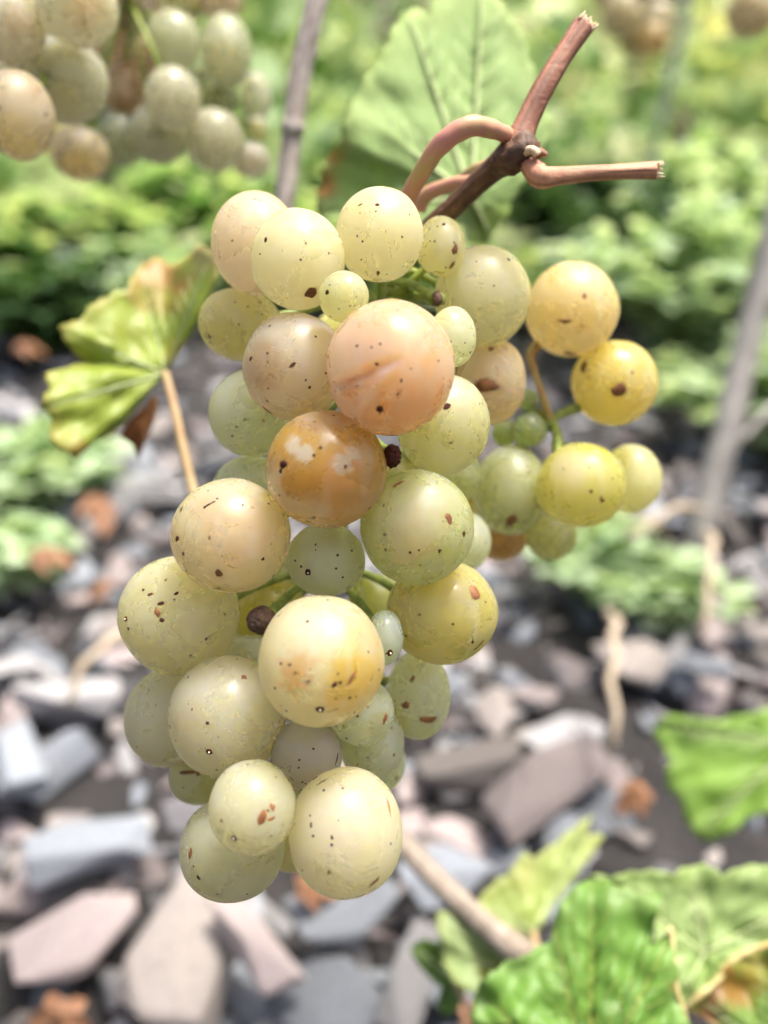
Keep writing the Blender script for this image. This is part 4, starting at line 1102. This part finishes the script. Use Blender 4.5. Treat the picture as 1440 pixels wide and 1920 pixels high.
names = ['green', 'suntinted', 'dark green']
for i, (x, v, h, sp, n, mt, lab) in enumerate((
    (-1.15,1.9,0.75,0.42,260,M_FOL,'green vine at the end of the first row behind the tan bunch'),
    (-0.55,1.75,0.60,0.36,220,M_FOL,'green vine in the first row behind the dry cane'),
    (0.05,1.85,0.55,0.36,200,M_FOL,'green vine in the first row behind the pale leaf underside'),
    (0.60,2.0,0.55,0.40,230,M_FOLY,'yellowing vine in the first row behind the cut shoot'),
    (1.15,1.9,0.70,0.42,260,M_FOLY,'yellowing vine in the first row behind the trellis rod'),
    (1.75,2.1,0.75,0.45,240,M_FOL,'green vine in the first row beyond the stake'),
    (-1.8,2.1,0.75,0.45,220,M_FOL,'green vine standing at the far end of the first row'))):
    grape_vine(x, v, h, sp, n, mt, lab, rv)
for r_, (v, cnt, sp, lab) in enumerate(((3.1, 9, 0.75, 'second'), (4.4, 9, 1.1, 'third'), (6.2, 9, 1.5, 'fourth'))):
    for i in range(cnt):
        x = (i - (cnt - 1) / 2) * sp + rv.uniform(-.1, .1)
        mt = M_FOLY if rv.random() < (0.85 if x > 0.1 else 0.35) else M_FOL
        grape_vine(x, v + rv.uniform(-.15, .15), rv.uniform(0.8, 1.1), sp * .62, 230, mt,
                   f'{"suntinted" if mt is M_FOLY else "green"} blurred vine in the {lab} row up the hillside', rv, (0.08, 0.15), f'{"suntinted" if mt is M_FOLY else "green"} vines of the {lab} row')
# ground cover between the rows
def cover():
    rnd = random.Random(9); mb = MB()
    for i in range(16000):
        v = rnd.uniform(1.15, 9.0) if i > 4000 else rnd.uniform(1.1, 3.2); x = rnd.uniform(-1, 1) * (0.5 + 0.55 * v)
        if noise.noise(Vector((x * 2.2, v * 2.2, 1))) < -0.05 + max(0, (1.6 - v)) * 0.5: continue
        b = S(x, v, hill_h(x, v) - 0.004)
        l = rnd.uniform(0.03, 0.08) * (1 + 0.15 * v)
        add_leaflet(mb, b, Vector((rnd.gauss(0, .6), rnd.gauss(0, .5), rnd.uniform(.3, 1))).normalized(), l, l * rnd.uniform(.12, .35), Vector((rnd.gauss(0, .4), -.5, .8)))
    o = mb.build('ground_cover', M_FOL, smooth=False); tag(o, 'low green herbs covering the hillside between the vine rows', 'ground cover', kind='stuff')
cover()

# fallen brown leaves and straws on the slate
rl = random.Random(21)
for i, (px, py, s, lab) in enumerate(((185,928,0.055,'curled rust brown leaf fallen beside the spreading weed'),(70,1030,0.045,'rust brown leaf scrap under the small weed tuft'),(110,1900,0.040,'orange brown fallen leaf on the pinkish slab'),
        (190,1090,0.03,'small orange leaf scrap among slate level with the peach grape'),(575,1655,0.03,'small orange leaf scrap beneath the bunch tip'),(170,520,0.07,'brown fallen leaves heap edge above the yellow green leaf'),(880,1895,0.022,'orange leaf scrap beside the broad bright leaf'),
        (1200,1480,0.03,'brown leaf scrap near the lone bright leaf'),(1010,560,0.06,'rust fallen leaf in the shade behind the side wing'),(40,640,0.05,'brown fallen leaf below the bushy weed'))):
    g = G(px, py, 0.05); mb = MB(); add_vine_leaf(mb, g, s * 0.6, NV + Vector((rl.gauss(0, .3), rl.gauss(-.2, .3), 0)), rl.uniform(0, 6), cup=0.9)
    o = mb.build('fallen_leaf', M_DEAD, loc=g, smooth=False); tag(o, lab, 'fallen leaf', 'fallen leaves')
    sm = o.modifiers.new('thickness', 'SOLIDIFY'); sm.thickness = 0.0005
for i, (a, b, lab) in enumerate((((1330,1000),(1322,1190),'pale dry stem standing at the stake foot'),((1150,1150),(1140,1400),'long pale straw lying over the flat brownish slate'),((260,1180),(120,1330),'dry grey straw lying beside the pale slab'),((1180,1010),(1330,960),'dry stalk lying behind the low weed'),((1000,880),(1250,1010),'grey stalk lying under the side wing'))):
    A = G(*a, 0.065); B = G(*b, 0.055); mb = MB()
    pts = [A.lerp(B, t / 6) + NV * (0.012 * math.sin(t / 6 * 3.14)) + CR * rl.uniform(-.003, .003) for t in range(7)]
    mb.tube(pts, [0.0030 * (1 - .07 * t) for t in range(7)], 7)
    o = mb.build('dry_stalk', M_STRAW, loc=A); tag(o, lab, 'stalk', 'dry stalks on the slate')
